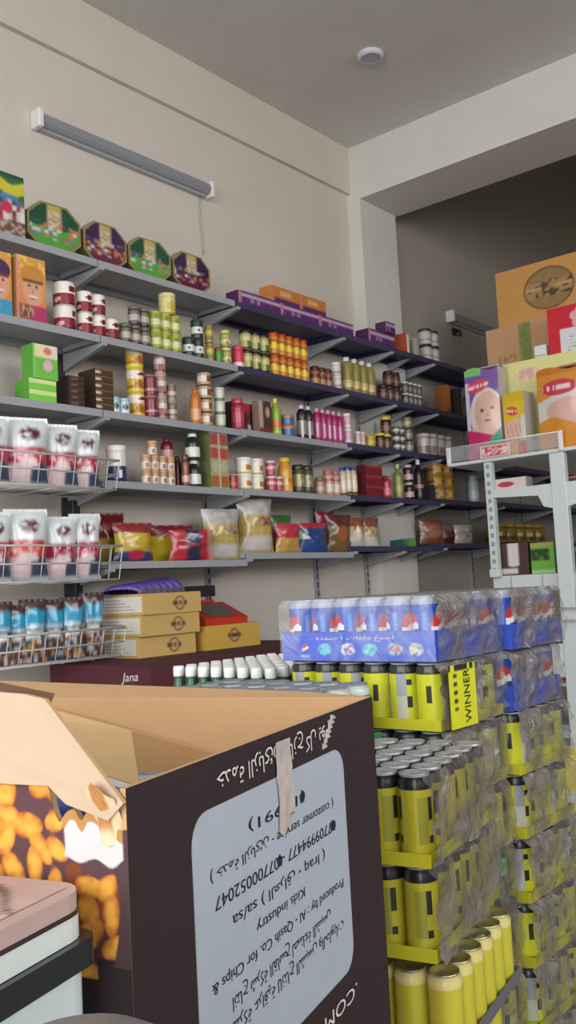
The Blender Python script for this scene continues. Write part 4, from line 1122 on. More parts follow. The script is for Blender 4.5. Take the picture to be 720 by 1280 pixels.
# near low stack with open lids
R3 = math.radians(11)
near = Vector((-.765, 1.215)); ex3 = Vector((math.cos(R3), math.sin(R3))); ey3 = Vector((-math.sin(R3), math.cos(R3)))
c3 = near-ex3*.107+ey3*.16
z3 = layers(7, 1.062); h3 = z3[1]-z3[0]
def small_winner(a, t):
    c = C('#b8b030')
    if t > .90: c = C('#1f2226')
    s = (a+.4) % (2*PI/3)
    if .15 < s < .4 and .2 < t < .85 and int(t*16) % 2 == 0: c = C('#2c2e24')
    if s > 1.3 and .2 < t < .8: c = C('#9a9638')
    return c
def gold_top(a, t):
    c = C('#c4bc3a')
    if t > .88: c = C('#d8cc86')
    if .80 < t < .84: c = C('#55522a')
    return c
for k, z in enumerate(z3):
    sh = .028 if k == 4 else 0.0
    lab = 'open topped tray of yellow drink cans with silver lids, near the brown carton' if k == 6 else f'slim yellow drink pack in the low near stack, {LW[k]}'
    p2 = c3+ex3*sh
    pack('slim' if k > 4 else 'slimgold', 'can_pack', lab, 'can pack', (p2.x, p2.y, z+.001), 4, 6, .0530, h3-(.005 if k > 4 else .022), small_winner if k > 4 else gold_top, '#c8c42a' if k > 4 else '#6a6a70', .02, 'all' if k == 6 else 'skin', lids=True, rz=R3, film=FILM if k > 4 else None, group=GS['yel'], lidtone='#c6c8cc' if k > 4 else '#cfc48a')
# green lemonade cans left of it
S4 = (-1.28, 1.425); z4 = layers(8, 1.158); h4 = z4[1]-z4[0]
closed_carton('carton', 'plain brown carton on the pallet under the green cans', 'carton', -1.48, -1.08, 1.30, 1.555, PB+.001, z4[6]-.004, '#a8845a', tape='#c9b48a')
for k, z in enumerate(z4):
    if k < 6: continue
    lab = 'tray of green cans with silver lids behind the brown carton' if k == 7 else f'green can tray beside the yellow packs, {LW[k]}'
    pack('lemon', 'can_pack', lab, 'can pack', (S4[0], S4[1], z+.001), 6, 4, .0665, h4-.006, lemon_paint, '#2f7a48', .03, 'all' if k == 7 else 'skin', lids=True, group=GS['lem'], lidtone='#b4bcc4')
# wooden pallet under all of them
for (px0, px1, py0, py1, nb, lab) in ((-1.37, -.93, 1.59, 2.18, 4, 'wooden pallet under the two tall can stacks'), (-1.50, -.72, 1.13, 1.575, 3, 'wooden pallet under the low near can stacks')):
    t = thing('pallet', lab, 'pallet', (px0, py0, 0)); W_, L_ = px1-px0, py1-py0; st = L_/nb
    for k in range(nb):
        m = MB(); m.bbox(0, W_, k*st, k*st+st*.8, .088, .1095, C('#a8865a'), .003); m.build('top_board', BOARD, t)
    for x in (.0, W_/2-.05, W_-.1):
        m = MB(); m.bbox(x, x+.1, 0, L_-st*.2, 0, .0875, C('#8a6c46'), .003); m.build('runner', BOARD, t)
# white-capped green bottles
closed_carton('carton', 'plain brown carton standing on the floor under the green bottles', 'carton', -1.79, -1.40, 1.60, 2.07, 0, .47, '#b08a5c', tape='#c9b48a')
closed_carton('carton', 'plain brown carton carrying the green bottles', 'carton', -1.79, -1.40, 1.60, 2.07, .475, .945, '#b08a5c', tape='#c9b48a')
t = thing('bottle_pack', 'shrink pack of green bottles with white caps behind the can stacks', 'bottle pack', (-1.595, 1.835, .949))
m = MB(); m.box(-.18, .18, -.21, .21, 0, .003, C('#3a6a4a'))
for a in ((-.181, -.179, -.21, .21), (.179, .181, -.21, .21), (-.18, .18, -.211, -.209), (-.18, .18, .209, .211)): m.box(*a, 0, .05, C('#3a6a4a'))
m.build('tray', PRINT, t)
first = None
for i in range(8):
    for j in range(9):
        if first is None:
            b = MB(); g = C('#1f5a3c')
            b.lathe([(.019, 0), (.0215, .004), (.0215, .06), (.0217, .12), (.020, .155), (.012, .185), (.011, .20)], 12, lambda a, q, z: C('#c8d0c4') if q == 2 and abs(a+.8) < 1.2 else g)
            o = b.build('bottle', GLOSS, t); first = o
            cp = MB(); cp.lathe([(.0135, .193), (.0145, .196), (.0145, .214), (.0125, .219)], 12, C('#e4e8e8')); cp.build('cap', GLOSS, o)
        else: o = copy_tree(first); o.parent = t
        o.location = (-.154+.044*i, -.18+.045*j, .0035)

# ------------------------------------------------------------------ the open brown chips carton
CA = Vector((-.540, .453)); CR = math.radians(14.98); CT = 1.212; CB = .70; CL = .531; CW = .66
t = thing('open_carton', 'large open dark brown snack carton with an upside down white panel', 'carton', (CA.x, CA.y, CB), CR)
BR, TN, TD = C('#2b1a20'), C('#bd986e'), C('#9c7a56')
H = CT-CB; T = .005
def wallp(name, pts_out, inward, outc, inc, extra=None):
    """board panel: outer face polygon pts_out, thickness along vector inward"""
    m = MB(); n = len(pts_out); iv = Vector(inward)
    a = m.add(pts_out); b = m.add([Vector(p)+iv for p in pts_out])
    m.face([a+i for i in range(n)], outc); m.face([b+i for i in range(n-1, -1, -1)], inc)
    for i in range(n):
        j = (i+1) % n; m.face((a+i, b+i, b+j, a+j), TN)
    return m
# right side (label side)
wallp('side', [(0, 0, 0), (0, CL, 0), (0, CL, H), (0, 0, H)], (-T, 0, 0), BR, TD).build('side_panel', BOARD, t)
wallp('side', [(-CW, CL, 0), (-CW, 0, 0), (-CW, 0, H), (-CW, CL, H)], (T, 0, 0), BR, TD).build('side_panel', BOARD, t)
wallp('far', [(-T, CL, 0), (-CW+T, CL, 0), (-CW+T, CL, H), (-T, CL, H)], (0, -T, 0), BR, TN).build('end_panel', BOARD, t)
m = MB(); m.box(-CW+T, -T, T, CL-T, 0, .005, TD); m.build('bottom_panel', BOARD, t)
# near end: printed with cheese puffs, torn along the top
PUFFS = []
random.seed(21)
for j in range(10):
    for i in range(8):
        PUFFS.append((-.175+.023*i+random.uniform(-.008, .008), 1.208-.021*j+random.uniform(-.007, .007), random.uniform(.011, .016), random.uniform(.007, .010), random.uniform(-1.9, 1.9)))
def torn(x):
    k = max(0.0, min(1.0, (x+.070)/.010))
    return k*(.012+.016*vnoise(x*60, 1, 3)+.010*vnoise(x*150, 2, 5))+.001*vnoise(x*90, 3, 3)
def puffcol(x, z):
    if x > -.066+.012*vnoise(z*90, 2, 8) and x < -.004 and z > CT-.046-.012*vnoise(x*70, 4, 2):
        e = CT-torn(x)-z
        return C('#b08248') if e < .006+.006*vnoise(x*120, 3, 6) else C('#c8c6c8')
    edge = -.012-.004*math.sin(z*60)
    if x > edge or z < 1.075+.35*max(0, -.045-x)*0: 
        return C('#2a1c22') if z < 1.085 else C('#4a3438')
    if x > -.03 and z < 1.09: return C('#2a1c22')
    best = None
    for (px, pz, a, b, r) in PUFFS:
        dx, dz = x-px, z-pz
        u = dx*math.cos(r)+dz*math.sin(r)+.25*(dz*math.cos(r)-dx*math.sin(r))**2/b; v = -dx*math.sin(r)+dz*math.cos(r)
        q = (u/a)**2+(v/b)**2
        if q < 1 and (best is None or q < best[0]): best = (q, vnoise(x*180, z*180, 4))
    if best:
        q, n = best
        return mixc(C('#e8a640'), C('#9a4810'), min(1, max(0, q*.85+n*.7-.4)))
    return C('#54343a') if vnoise(x*40, z*40, 2) > .4 else C('#7a3a1c')
m = MB()
NX, NZ = 170, 210; X0, X1, Z0 = -.17, 0.0, CT-.20
def Pn(u, v):
    x = X0+(X1-X0)*u; return (x, -.0004, (Z0-CB)+(CT-torn(x)-Z0)*v)
m.grid(Pn, NX, NZ, lambda u, v: puffcol(X0+(X1-X0)*u, Z0+(CT-torn(X0+(X1-X0)*u)-Z0)*v), sm=False)
m.grid(lambda u, v: (X0+(X1-X0)*u, T, (Z0-CB)+(CT-torn(X0+(X1-X0)*u)-Z0)*v), NX, 1, TD, sm=False, flip=True)
m.grid(lambda u, v: (X0+(X1-X0)*u, T*v, CT-CB-torn(X0+(X1-X0)*u)), NX, 1, TN, sm=False)
m.quad((X0, 0, 0), (X1, 0, 0), (X1, 0, Z0-CB), (X0, 0, Z0-CB), C('#2c1e24')); m.quad((X1, T, 0), (X0, T, 0), (X0, T, Z0-CB), (X1, T, Z0-CB), TD)
m.box(-CW+T, X0, 0, T, 0, H, C('#3a2428'))
m.build('end_panel', BOARD, t)
# torn curl of board at the corner
m = MB()
m.grid(lambda u, v: (-.030+.026*u, .004-.012*v*v-.006*math.sin(u*3), H-.042+.046*v*(1-.45*abs(u-.4))+.004*vnoise(u*9, v*6, 3)), 10, 8, lambda u, v: C('#b8804a') if .2 < u < .75 and v > .2 else C('#e0c8a4'))
m.build('torn_strip', BOARD, t)
# flaps
def flap(name, pts, n, col, back, th=.004):
    wallp(name, pts, Vector(n).normalized()*th, col, back).build('flap', BOARD, t)
z_ = lambda z: z-CB
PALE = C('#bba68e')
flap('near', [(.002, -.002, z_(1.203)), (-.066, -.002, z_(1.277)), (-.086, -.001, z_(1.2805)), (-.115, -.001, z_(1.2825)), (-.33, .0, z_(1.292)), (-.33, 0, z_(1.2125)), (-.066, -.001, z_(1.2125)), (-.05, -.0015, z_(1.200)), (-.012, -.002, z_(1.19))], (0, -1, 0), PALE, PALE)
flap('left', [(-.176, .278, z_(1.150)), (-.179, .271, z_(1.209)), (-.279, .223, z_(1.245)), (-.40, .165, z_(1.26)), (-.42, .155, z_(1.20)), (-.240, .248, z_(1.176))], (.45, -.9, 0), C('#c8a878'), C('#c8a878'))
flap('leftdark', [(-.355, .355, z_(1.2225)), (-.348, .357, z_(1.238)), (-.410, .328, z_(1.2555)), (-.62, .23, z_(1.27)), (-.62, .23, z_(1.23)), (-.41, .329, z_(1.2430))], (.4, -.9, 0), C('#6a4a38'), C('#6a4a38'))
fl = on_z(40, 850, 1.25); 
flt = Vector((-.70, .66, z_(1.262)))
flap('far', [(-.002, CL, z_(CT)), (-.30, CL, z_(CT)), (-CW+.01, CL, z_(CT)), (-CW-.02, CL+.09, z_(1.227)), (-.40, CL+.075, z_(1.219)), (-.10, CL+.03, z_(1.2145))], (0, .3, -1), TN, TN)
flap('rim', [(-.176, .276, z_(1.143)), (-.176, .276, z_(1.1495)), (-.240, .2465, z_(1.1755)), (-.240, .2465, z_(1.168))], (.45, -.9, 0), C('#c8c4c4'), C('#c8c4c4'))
flap('inner', [(-.207, CL-.02, z_(1.128)), (-.211, CL-.02, z_(1.141)), (-.52, CL-.012, z_(1.205)), (-.55, CL-.012, z_(.98)), (-.25, CL-.02, z_(.98))], (0, -1, 0), C('#a88258'), C('#a88258'))  # same board, darker tan stands in for the shade on this flap
flap('right', [(-.008, .22, z_(1.195)), (-.008, .50, z_(1.2)), (-.14, .46, z_(1.135)), (-.16, .27, z_(1.12))], (-.3, 0, -1), C('#a07c54'), C('#a07c54'))  # board darkened here too, shade put into the colour
# white panel on the label side
def rrect(y0, y1, z0, z1, r, n=6):
    pts = []
    for cy, cz, a0 in ((y1-r, z1-r, 0), (y0+r, z1-r, PI/2), (y0+r, z0+r, PI), (y1-r, z0+r, 3*PI/2)):
        for k in range(n+1):
            a = a0+PI/2*k/n; pts.append((cy+r*math.cos(a), z_(cz+r*math.sin(a))))
    return pts
m = MB(); m.prism(rrect(.088, .422, .931, 1.170, .026), lambda u, v, h: (h, u, v), 0, .0007, C('#a9b3c0')); m.build('printed_panel', PRINT, t)  # the white panel's cool shading is put into this blue-grey
AR = {'ا': 'FE8D FE8E', 'ب': 'FE8F FE90 FE91 FE92', 'ة': 'FE93 FE94', 'ت': 'FE95 FE96 FE97 FE98', 'ج': 'FE9D FE9E FE9F FEA0', 'ح': 'FEA1 FEA2 FEA3 FEA4', 'خ': 'FEA5 FEA6 FEA7 FEA8', 'د': 'FEA9 FEAA', 'ر': 'FEAD FEAE', 'ز': 'FEAF FEB0', 'س': 'FEB1 FEB2 FEB3 FEB4', 'ش': 'FEB5 FEB6 FEB7 FEB8', 'ص': 'FEB9 FEBA FEBB FEBC', 'ط': 'FEC1 FEC2 FEC3 FEC4', 'ع': 'FEC9 FECA FECB FECC', 'ف': 'FED1 FED2 FED3 FED4', 'ق': 'FED5 FED6 FED7 FED8', 'ك': 'FED9 FEDA FEDB FEDC', 'ل': 'FEDD FEDE FEDF FEE0', 'م': 'FEE1 FEE2 FEE3 FEE4', 'ن': 'FEE5 FEE6 FEE7 FEE8', 'ه': 'FEE9 FEEA FEEB FEEC', 'و': 'FEED FEEE', 'ي': 'FEF1 FEF2 FEF3 FEF4'}
def shape(txt):
    out = []
    for w in txt.split(' '):
        s = ''
        for i, ch in enumerate(w):
            if ch not in AR: s += ch; continue
            fm = AR[ch].split(); p = i > 0 and w[i-1] in AR and len(AR[w[i-1]].split()) == 4; nx = i < len(w)-1 and w[i+1] in AR and len(fm) == 4
            s += chr(int(fm[(3 if nx else 1) if p else (2 if nx else 0)], 16))
        out.append(s[::-1])
    return ' '.join(out[::-1])
def upside(body, y0, y1, z, size, mat=INKK, slope=.0):
    lettering(body, size, t, (.0009, (y0+y1)/2, z_(z)), (0, -1, slope), (0, 0, -1), mat, width=abs(y1-y0), lift=.0004)
upside('(16991)', .186, .312, 1.139, .0145)
upside('( customer service - '+shape('خدمة الزبائن')+' )', .114, .385, 1.115, .0135)
upside('07709994477 - 07700052047', .120, .389, 1.0925, .016)
upside('( Iraq - '+shape('العراق')+' ) sa/sa', .149, .355, 1.069, .0145)
upside('Kids industry', .193, .300, 1.0485, .0135)
upside('Produced by : Al - Qasih Co. for Chips &', .110, .402, 1.027, .0135)
upside(shape('انتاج شركة القاسح لصناعة الشبس'), .142, .361, 1.0035, .016)
upside(shape('شركة عراقية لانتاج الشبس والحلويات'), .140, .395, .984, .016)
upside(shape('خدمة الزبائن طازج كل يوم'), .132, .385, 1.1895, .022, INKW)
upside('.COM', .331, .424, .9055, .020, INKW)
for y, z in ((.305, 1.1392), (.380, 1.0925), (.246, 1.0925)):
    m = MB(); m.prism([(y-.004, z_(z)-.005), (y+.004, z_(z)-.005), (y+.006, z_(z)+.002), (y, z_(z)+.006), (y-.006, z_(z)+.002)], lambda u, v, h: (h, u, v), .0008, .0014, C('#26242a')); m.build('printed_phone', PRINT, t)
# tape strip and torn scratch
m = MB(); m.grid(lambda u, v: (.0016+.001*vnoise(u*5, v*8, 2), .246+.034*u+.004*vnoise(v*12, 1, 1)-.004*v*0, z_(1.120+.083*v-.006*math.sin(u*5)*(1-v)*(1 if v < .1 else 0))), 8, 18, lambda u, v: mixc(C('#b8aaa8'), C('#c8bcb8'), vnoise(u*4, v*9, 7)))
m.build('tape', GLOSS, t)
m = MB()
for k in range(7):
    y = .365+.004*k+.004*hsh(k, 1, 1); z = 1.176+.0045*k
    m.prism([(y, z_(z)), (y+.006+.01*hsh(k, 2, 2), z_(z)+.001), (y+.008, z_(z)+.005), (y+.001, z_(z)+.006)], lambda u, v, h: (h, u, v), .0, .0009, C('#c0b8b4'))
m.build('scratch', PRINT, t)
# what lies inside and what it stands on
g = Vector((-.235, .30)); w = CA+Vector((g.x*math.cos(CR)-g.y*math.sin(CR), g.x*math.sin(CR)+g.y*math.cos(CR)))
put_bag('snack_bag', 'dark blue bag standing inside the open brown carton', (w.x, w.y, CB+.007), .30, .45, .07, lambda u, v: C('#2f3a88') if v < .96 else C('#c8ccd4'), CR-PI/2+.25, None, 0, 61)
cc = CA+Vector((-CW/2*math.cos(CR)-CL/2*math.sin(CR), -CW/2*math.sin(CR)+CL/2*math.cos(CR)))
closed_carton('carton', 'plain brown carton on the floor under the open snack carton', 'carton', cc.x-CW/2+.02, cc.x+CW/2-.02, cc.y-CL/2+.02, cc.y+CL/2-.02, 0, CB-.004, '#8a6a48', rz=CR)

# ------------------------------------------------------------------ the white cabinet and the bin in the corner
t = thing('cabinet', 'white cabinet with a pinkish wood grain top and black edge strip', 'cabinet', (CA.x, CA.y, 0), CR)
CX1, CY1, CZT = -.019, -.020, 1.150
def rr(x0, x1, y0, y1, r, n=5):
    pts = []
    for cx, cy, a0 in ((x1-r, y1-r, 0), (x0+r, y1-r, PI/2), (x0+r, y0+r, PI), (x1-r, y0+r, 3*PI/2)):
        for k in range(n+1):
            a = a0+PI/2*k/n; pts.append((cx+r*math.cos(a), cy+r*math.sin(a)))
    return pts
fr3 = lambda u, v, h: (u, v, h)
B0 = (-.36, CX1, -.42, CY1)
m = MB(); m.prism(rr(*B0, .02), fr3, 0, CZT-.0525, C('#c8d6d8')); m.build('body', STEEL, t)
m = MB(); m.prism(rr(-.365, CX1+.006, -.425, CY1+.004, .016), fr3, CZT-.052, CZT-.0335, C('#24282a')); m.build('edge_strip', GLOSS, t)
m = MB(); m.prism(rr(*B0, .022), fr3, CZT-.033, CZT-.0170, C('#d2dad8')); m.build('top_band', STEEL, t)
m = MB(); m.prism(rr(-.36, CX1+.001, -.42, CY1+.001, .024), fr3, CZT-.0165, CZT-.0140, C('#3a2c2c')); m.build('groove', STEEL, t)
def wood(x, y):
    n = vnoise(x*9+1.5*vnoise(x*4, y*4, 3), y*70, 5)
    c = mixc(C('#b49a96'), C('#cdb6b0'), n)
    if abs(((x*.5+y)*15+1.3*vnoise(x*16, y*16, 8)) % 1.0-.5) < .05: c = C('#4a3434')
    if vnoise(x*60, y*60, 12) > .82: c = C('#7a6060')
    return c
m = MB(); r_ = rr(*B0, .024); n_ = len(r_)
NXg = 60
m.prism(r_, fr3, CZT-.0136, CZT-.0012, C('#b8a09a'))
m.grid(lambda u, v: (B0[0]+.012+(B0[1]-B0[0]-.024)*u, B0[2]+.012+(B0[3]-B0[2]-.024)*v, CZT-.0006), 70, 90, lambda u, v: wood(B0[0]+.34*u, B0[2]+.40*v), sm=False)
m.build('wood_top', PRINT, t)
bp = at_depth(126, 1268, .535); 
t = thing('bin', 'grey bin with a domed lid at the lower photo edge', 'bin', (bp.x+.040, bp.y-.047, 0))
zb = bp.z+.007
m = MB(); m.lathe([(.045, 0), (.05, .01), (.058, zb-.05)], 28, C('#6c6a6c')); m.build('body', STEEL, t)
m = MB(); m.lathe([(.061, zb-.05), (.063, zb-.03), (.058, zb-.008), (.04, zb+.003), (.001, zb+.006)], 32, C('#7c7a7c'), cap0=True, cap1=False); m.build('lid', STEEL, t)
# ------------------------------------------------------------------ the white gondola
GW = C('#d3dcdf')
GY = 5.20
t = thing('gondola', 'white metal gondola shelving with perforated post on the right', 'gondola', (-2.235, GY, 0))
gx = lambda x: x+2.235
MB().bbox(gx(-2.282), gx(-2.190), .0, .05, 0, 2.062, GW, .004).build('post', STEEL, t)
m = MB()
x0, x1 = gx(-2.705), gx(-2.655); zs0, zs1 = 1.355, 2.06
m.box(x0, x1, .0, .04, zs0, zs1, GW)
for k in range(13):
    z = zs0+.03+k*.053
    m.quad((x0+.014, -.0006, z), (x1-.014, -.0006, z), (x1-.014, -.0006, z+.026), (x0+.014, -.0006, z+.026), C('#8f9da2'))
m.build('perforated_post', STEEL, t)
MB().bbox(x0-.012, x1+.004, -.004, .044, zs0, zs0+.05, GW).build('post_foot', STEEL, t)
# shelf brackets, boards
def gbracket(side, z):
    s = side
    e = -2.655 if s < 0 else -1.80
    inn = -2.282 if s < 0 else -2.190
    pts = [(inn, z), (e, z), (e, z-.045), (inn+s*.085, z-.062), (inn+s*.055, z-.13), (inn, z-.145)]
    if s > 0: pts = pts[::-1]
    m = MB(); m.prism([(gx(a), b) for a, b in pts], lambda u, v, h: (u, h, v), .004, .03, GW); m.build('bracket', STEEL, t)
for z in (1.885,):
    for s in (-1, 1): gbracket(s, z)
    for a, b in ((-2.655, -2.284), (-2.188, -1.80)):
        m = MB(); m.bbox(gx(a), gx(b), .031, .85, z-.02, z-.001, GW, .003); m.build('shelf_board', STEEL, t)
m = MB(); m.bbox(gx(-2.72), gx(-2.284), .051, .85, 1.345, 1.36, GW, .003); m.bbox(gx(-2.72), gx(-2.284), .045, .0505, 1.262, 1.36, GW, .002)
m.build('shelf_board', STEEL, t)
m = MB(); m.bbox(gx(-2.188), gx(-1.80), .051, .85, 1.345, 1.36, GW, .003); m.bbox(gx(-2.188), gx(-1.80), .045, .0505, 1.262, 1.36, GW, .002)
m.build('shelf_board', STEEL, t)
m = MB()
for x in (-2.60, -2.40, -2.10): m.box(gx(x), gx(x)+.006, .040, .0445, 1.262, 1.355, C('#9fb0b5'))
m.build('seams', STEEL, t)
for z in (1.155, 1.085):
    m = MB(); m.tube([(gx(-2.66), -.03, z), (gx(-2.30), -.03, z)], .006, 6, GW); m.tube([(gx(-2.27), -.035, z), (gx(-1.80), -.035, z)], .006, 6, GW)
    m.build('wire_rail', STEEL, t)
m = MB(); m.bbox(gx(-2.60), gx(-1.80), .051, .50, 1.06, 1.075, GW, .003); m.build('shelf_board', STEEL, t)
m = MB(); m.bbox(gx(-2.40), gx(-2.284), .0, .02, .76, .95, GW, .003); m.build('end_panel', STEEL, t)
m = MB(); m.bbox(gx(-2.60), gx(-1.80), .06, .60, .70, .715, GW, .003); m.build('shelf_board', STEEL, t)
m = MB(); m.tube([(gx(-2.66), -.02, .60), (gx(-2.30), -.02, .60)], .006, 6, GW); m.build('wire_rail', STEEL, t)
m = MB(); m.bbox(gx(-2.62), gx(-1.80), .06, .70, .40, .42, GW, .003); m.build('shelf_board', STEEL, t)
m = MB(); m.bbox(gx(-2.62), gx(-1.80), -.03, .70, .0, .105, C('#dfe3e2'), .004); m.build('plinth', STEEL, t)
def ypan(u, v):
    c = C('#e6d84a') if u < .8 else C('#e0c040')
    if ((u-.62)/.1)**2+((v-.45)/.3)**2 < 1: c = C('#d89a70') if vnoise(u*40, v*9, 3) > .4 else C('#f0e2cc')
    if v < .05 or v > .96: c = C('#e8e4c0')
    return c
m = MB(); X0, X1 = gx(-2.60), gx(-1.80)
m.grid(lambda u, v: (X0+(X1-X0)*u, -.036, .108+.27*v), 40, 16, ypan, sm=False); m.box(X0, X1, -.0355, -.03, .108, .378, C('#d8cc60')); m.build('kick_panel', PRINT, t)
# back frame and the top board
for x in (-2.60, -1.86):
    MB().bbox(gx(x), gx(x)+.04, .86, .90, .0, 2.62, GW).build('rear_upright', STEEL, t)
# top display tray
ZT = 2.085
m = MB(); m.bbox(gx(-2.955), gx(-1.80), -.005, .40, 2.064, ZT, GW, .003); m.build('display_tray', STEEL, t)
for x in (-2.95, -2.208):
    MB().bbox(gx(x), gx(x)+.028, -.022, -.006, 2.07, 2.185, C('#e6e8ea'), .003).build('rail_end', STEEL, t)
m = MB(); m.box(gx(-2.921), gx(-2.209), -.012, -.009, 2.09, 2.178, (1, 1, 1, 1)); m.build('clear_front', ACRYL, t)
m = MB(); m.tube([(gx(-2.925), -.012, 2.181), (gx(-2.205), -.012, 2.181)], .004, 6, C('#f0f0f2')); m.build('front_rail', STEEL, t)
m = MB()
def tagp(u, v):
    c = C('#c8404e')
    if .2 < v < .8 and hsh(int(u*12), int(v*6), 5) > .45: c = C('#ecd4d4')
    if u < .06 or u > .94 or v < .1 or v > .9: c = C('#e6dccf')
    return c
m.grid(lambda u, v: (gx(-2.715)+.20*u, -.0165, 2.085+.075*v), 24, 8, tagp, sm=False); m.box(gx(-2.715), gx(-2.515), -.016, -.0125, 2.085, 2.16, C('#d8b8b4')); m.build('price_tag', PRINT, t)
# crumpled clear sleeve hanging under the tray edge
# goods on the display tray
def baby(skin, hue1, hue2, hue3, hue4):
    S = C(skin)
    def f(u, v):
        c = C(hue1)
        if v > .93 and u < .5: c = C(hue4)
        if v < .86 and u < .12: c = C('#d8cfe0')
        # nappy pack picture: face, eyes, mouth, body
        if ((u-.62)/.50)**2+((v-.48)/.30)**2 < 1: c = C('#e0d4d0')
        if ((u-.66)/.40)**2+((v-.50)/.235)**2 < 1: c = S
        if ((u-.60)/.62)**2+((v-.22)/.17)**2 < 1 and v < .36: c = mixc(S, C('#e8c8b8'), .4)
        if ((u-.50)/.055)**2+((v-.53)/.02)**2 < 1 or ((u-.80)/.055)**2+((v-.55)/.02)**2 < 1: c = C('#5a4038')
        if ((u-.64)/.09)**2+((v-.415)/.016)**2 < 1: c = C('#b8605c')
        if ((u-.66)/.05)**2+((v-.475)/.02)**2 < 1: c = C('#d09a84')
        # oval emblem
        q = ((u-.38)/.34)**2+((v-.79-.05*u)/.07)**2
        if q < 1: c = C('#d84868') if abs(v-.79-.05*u) > .018 or vnoise(u*22, 1, 3) < .35 else C('#f0dcdc')
        if v < .33-.12*max(0, u-.1): c = C(hue2)
        if u > .40 and v < .10+.38*(u-.40): c = C(hue3)
        return c
    return f
def pad_pack(px0, px1, pytop, y, dp, paint, side, label, rz=0, nu=40, nv=56, pybot=None, name='diaper_pack', round_=.02):
    a = on_y((px0+px1)/2, 500, y); dep = project(a)[2]
    x0 = on_y(px0, 510, y).x; x1 = on_y(px1, 510, y).x; zt = on_y((px0+px1)/2, pytop, y).z
    W, Hh = x1-x0, zt-ZT-.003
    t = thing(name, label, 'pack', ((x0+x1)/2, y+dp/2, ZT+.001), rz, None)
    m = MB()
    def P(u, v):
        bulge = .018*math.sin(PI*min(1, max(0, u)))*math.sin(PI*min(1, max(0, v)))+.006*(vnoise(u*4, v*5, 2)-.5)
        return (-W/2+W*u, -dp/2-bulge*(1 if round_ else 0), Hh*v+(.014*math.sin(u*6) if v > .97 and round_ else 0))
    m.grid(P, nu, nv, paint, sm=False)
    m.build('printed_front', FOIL if round_ else PRINT, t)
    m = MB(); sc = C(side)
    m.grid(lambda u, v: (W/2+(.010*math.sin(PI*u)*math.sin(PI*v) if round_ else 0), -dp/2+dp*u, Hh*v), 6, 8, sc)
    m.grid(lambda u, v: (-W/2-(.010*math.sin(PI*u)*math.sin(PI*v) if round_ else 0), dp/2-dp*u, Hh*v), 6, 8, sc)
    m.grid(lambda u, v: (W/2-W*u, dp/2, Hh*v), 4, 4, sc)
    m.quad((-W/2, -dp/2, Hh), (W/2, -dp/2, Hh), (W/2, dp/2, Hh), (-W/2, dp/2, Hh), sc); m.quad((-W/2, dp/2, 0), (W/2, dp/2, 0), (W/2, -dp/2, 0), (-W/2, -dp/2, 0), sc)
    m.build('pack_body', FOIL if round_ else PRINT, t)
    if round_:
        m = MB(); m.grid(lambda u, v: (-W/2+W*u, -dp*.3+.6*dp*v, Hh-.002+.03*math.sin(PI*v)*(.6+.4*vnoise(u*6, v*3, 3))), 14, 8, mixc(sc, (1, 1, 1, 1), .15)); m.build('top_fold', FOIL, t)
    return t
pad_pack(583, 624, 460, 5.225, .12, baby('#dcb4a4', '#7a5aa8', '#c8286a', '#3aa080', '#7ac86a'), '#c0b4bc', 'purple and white diaper pack with a baby face, left on the display tray', rz=.05)
def wipes(u, v):
    c = C('#e0c42a')
    if v > .86: c = C('#d8b820')
    q = ((u-.42)/.30)**2+((v-.70+.06*(u-.5))/.075)**2
    if q < 1: c = C('#d85a48') if abs(v-.70+.06*(u-.5)) > .02 or vnoise(u*20, 2, 3) < .4 else C('#f2dcc8')
    if v < .58-.12*abs(u-.5) and v > .2: c = C('#e4bca8')
    if v < .50 and v > .16 and abs(((u-.1)*5+v*3) % 1-.5) < .09: c = C('#c8907c')
    if u > .80 and v < .62: c = C('#d8dcdc') if v > .05 else c
    if v < .22: c = C('#e0b820')
    if v < .21 and u > .6: c = C('#c83040')
    return c
pad_pack(629, 657, 490, 5.215, .12, wipes, '#c0b8b0', 'yellow pack with a pair of hands on it, middle of the display tray', rz=-.10, round_=0)
def orange(u, v):
    c = C('#d8902c')
    if v > .93: c = C('#c87a24')
    if v < .60+.16*u and v > .22: c = C('#d6d4d4')
    if ((u-.75)/.55)**2+((v-.46)/.16)**2 < 1: c = C('#dcb0a4')
    q = ((u-.52)/.42)**2+((v-.76)/.10)**2
    if q < 1: c = C('#c83850') if abs(v-.76) > .03 or vnoise(u*22, 1, 6) < .35 else C('#f0d4d4')
    if v < .34+.05*math.sin(u*5): c = C('#d8902c')
    return c
pad_pack(673, 728, 459, 5.225, .12, orange, '#c89060', 'orange and white diaper pack at the right photo edge', rz=-.04)
# white cloth folded figure behind
def pale(u, v):
    c = C('#e4e29a')
    if ((u-.30)/.13)**2+((v-.86)/.06)**2 < 1: c = C('#e0b0a8') if vnoise(u*40, v*9, 3) > .45 else C('#ecd8c0')
    if ((u-.86)/.09)**2+((v-.88)/.09)**2 < 1: c = C('#e6dcd4')
    if ((u-.52)/.10)**2+((v-.62)/.16)**2 < 1: c = C('#d6d6d2')
    return c
a0, a1 = on_y(624, 480, 5.40), on_y(752, 480, 5.40); zt0 = on_y(624, 458, 5.40).z
t = thing('diaper_carton', 'long pale yellow carton behind the diaper packs', 'carton', ((a0.x+a1.x)/2, 5.47, ZT+.001), 0)
Wd, Hd = a1.x-a0.x, zt0-ZT
m = MB(); m.box(-Wd/2, Wd/2, -.07, .07, 0, Hd, C('#dcd890'), skip='ny'); m.grid(lambda u, v: (-Wd/2+Wd*u, -.07, Hd*v), 60, 40, pale, sm=False); m.build('carton_body', PRINT, t)
m = MB(); m.box(-Wd/2, Wd/2, -.07, -.001, Hd, Hd+.003, C('#e0dea0')); m.build('top_flap', PRINT, t)
